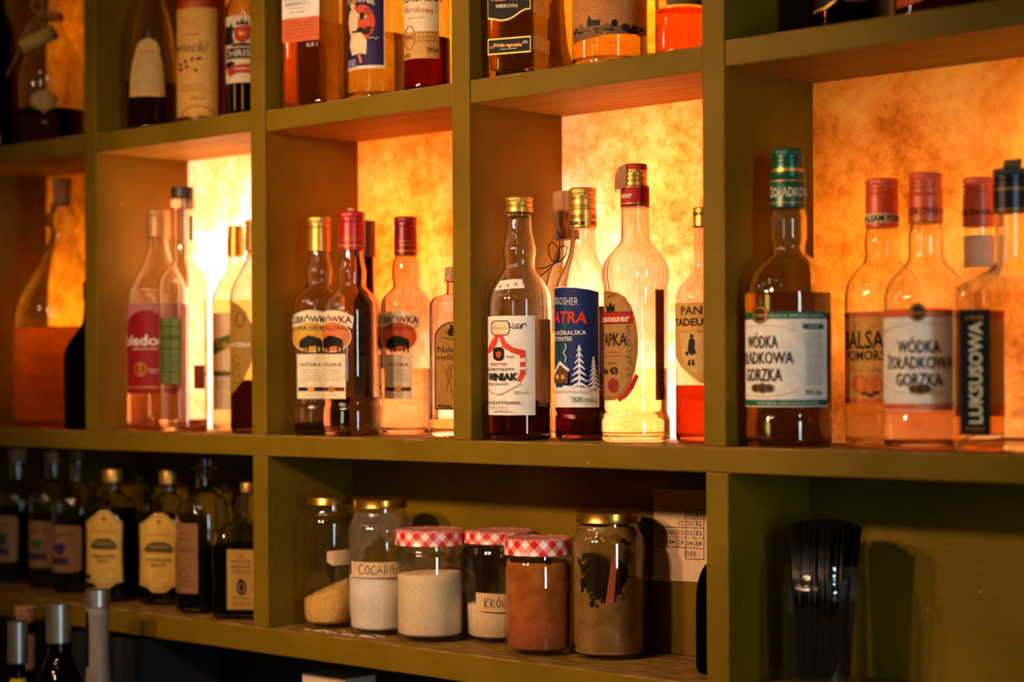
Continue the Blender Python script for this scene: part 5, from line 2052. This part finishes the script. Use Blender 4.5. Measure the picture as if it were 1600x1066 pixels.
# spilled powder beside the jars
sp = bmesh.new()
rnd = random.Random(11)
cx0 = at(560, .03, 990)[0]
for k in range(26):
    x = cx0 + rnd.gauss(-.02, .045)
    y = .018 + abs(rnd.gauss(0, .012))
    a = rnd.random() * 6
    l, w = .002 + rnd.random() * .010, .001 + rnd.random() * .003
    P = []
    for q in range(7):
        t = 2 * PI * q / 7
        u, v = l * math.cos(t) * (.7 + .5 * rnd.random()), w * math.sin(t) * (.7 + .5 * rnd.random())
        P.append(sp.verts.new((x + u, y + v * 1.0, ZO + ZL + .0004)))
    c = sp.verts.new((x, y, ZO + ZL + .0010))
    for q in range(7):
        sp.faces.new([P[q], P[(q + 1) % 7], c])
o = bm_obj('spilled_powder', sp, solid('#E6CFB0', .95, 0, 'spilled_powder', .1, 200), None, False)
tag(o, 'white powder spilled on the worn shelf in front of the jars', 'powder')
o['kind'] = 'stuff'

# =================================================================== bottles on the counter in front, bottom left
B = Bottle('wine_bottle', 'silver-capped bottle with a bright yellow label, lowest at the left edge', 28, -.140,
           [(1036, 11), (1052, 12), (1068, 16), (1090, 24), (1110, 31), (1230, 32)], 'c', glass=glass((.35, .30, .22), name='smoky_glass'), liq=liquid((.5, .3, .12)), level=1075)
B.lathe('cap', [(970, 13), (971.5, 15.5), (1035, 16), (1036, 14)], SILVER, 'silver cap')
Lb = Decal(Sleeve(B, 24))
B.curved = True
Lb = B.decal()
Lb.rect(2, 1059, 54, 1120, paper('#D8C41E'))
Lb.build('neck_label')
B = Bottle('wine_bottle', 'dark bottle with tall silver cap, middle of the foreground bottles', 92, -.13,
           [(1004, 15), (1018, 17.5), (1032, 22), (1048, 29), (1066, 35), (1090, 38), (1240, 38)], 'c', glass=glass((.42, .36, .30), name='smoky_glass'), liq=liquid((.25, .1, .06)), level=1080)
B.lathe('cap', [(942.5, 17), (944, 19), (1003, 19.5), (1004, 17)], SILVER, 'silver cap')
B = Bottle('frosted_bottle', 'frosted bottle with short silver cap, tallest of the foreground bottles', 153, -.115,
           [(947, 17), (960, 18.5), (975, 17), (990, 16.5), (1025, 17), (1066, 20), (1100, 30), (1240, 33)], 'c', glass=FROST, liq=liquid((.8, .72, .6)), level=1043)
B.lathe('cap', [(920, 16), (921.5, 19), (947, 19.5), (948, 17)], SILVER, 'silver cap')
Lb = Decal(Sleeve(B, 19.2))
Lb.poly([(134, 955), (138.5, 955), (138.5, 1040), (134, 1040)], KB)
Lb.build('seal_strip')
B = Bottle('wine_bottle', 'corked bottle with pinkish neck label, behind the silver-capped bottle at the left edge', 40, -.055,
           [(972, 17), (975, 19), (980, 19), (983, 14), (1010, 14), (1060, 15), (1080, 26), (1100, 33), (1230, 33)], 'c', glass=glass((.30, .22, .18), name='dark_glass'), liq=liquid((.2, .1, .08)), level=1070)
B.lathe('cork', [(947, 15.5), (949, 17), (968, 15), (974, 13)], CORK)
Lb = Decal(Sleeve(B, 15))
Lb.rect(26, 990, 56, 1045, paper('#C9977F'))
Lb.build('neck_label')

# things on the counter under the shelf
x, _ = at(505, .06, 1060)
zt = zpx(x, .06, 1057)
c = thing('paper_box', 'small white box standing under the lower shelf, only its top edge showing', 'box', (x, .09, ZO - .60))
box('carton', -.045, .045, -.03, .03, .0006, zt - ZO + .60, paper('#E0C49A', .7, 0), c, .001)
x0, x1 = at(112, -.02, 1000)[0], at(212, -.02, 1000)[0]
zt = zpx(x1, -.02, 990)
FILLER = solid('#0B0A09', .9, 0, 'matte_black_wood')
c = thing('dark_filler', 'added black box filling a dark flat patch behind the foreground bottles at the lower left', 'dark_filler', ((x0 + x1) / 2, .06, ZO - .60))  # black box added where only a dark flat shape shows under the shelf
h = zt - ZO + .60 - .012
box('filler_wall', -(x1 - x0) / 2, (x1 - x0) / 2, -.08, -.068, .0006, h, FILLER, c, .0008)
box('filler_wall', -(x1 - x0) / 2, (x1 - x0) / 2, .068, .08, .0006, h, FILLER, c, .0008)
box('filler_wall', -(x1 - x0) / 2, -(x1 - x0) / 2 + .012, -.067, .067, .0006, h, FILLER, c, .0008)
box('filler_wall', (x1 - x0) / 2 - .012, (x1 - x0) / 2, -.067, .067, .0006, h, FILLER, c, .0008)
box('filler_floor', -(x1 - x0) / 2 + .013, (x1 - x0) / 2 - .013, -.066, .066, .0006, .012, FILLER, c, .0008)


_d = _txo.data
bpy.data.objects.remove(_txo)
bpy.data.curves.remove(_d)
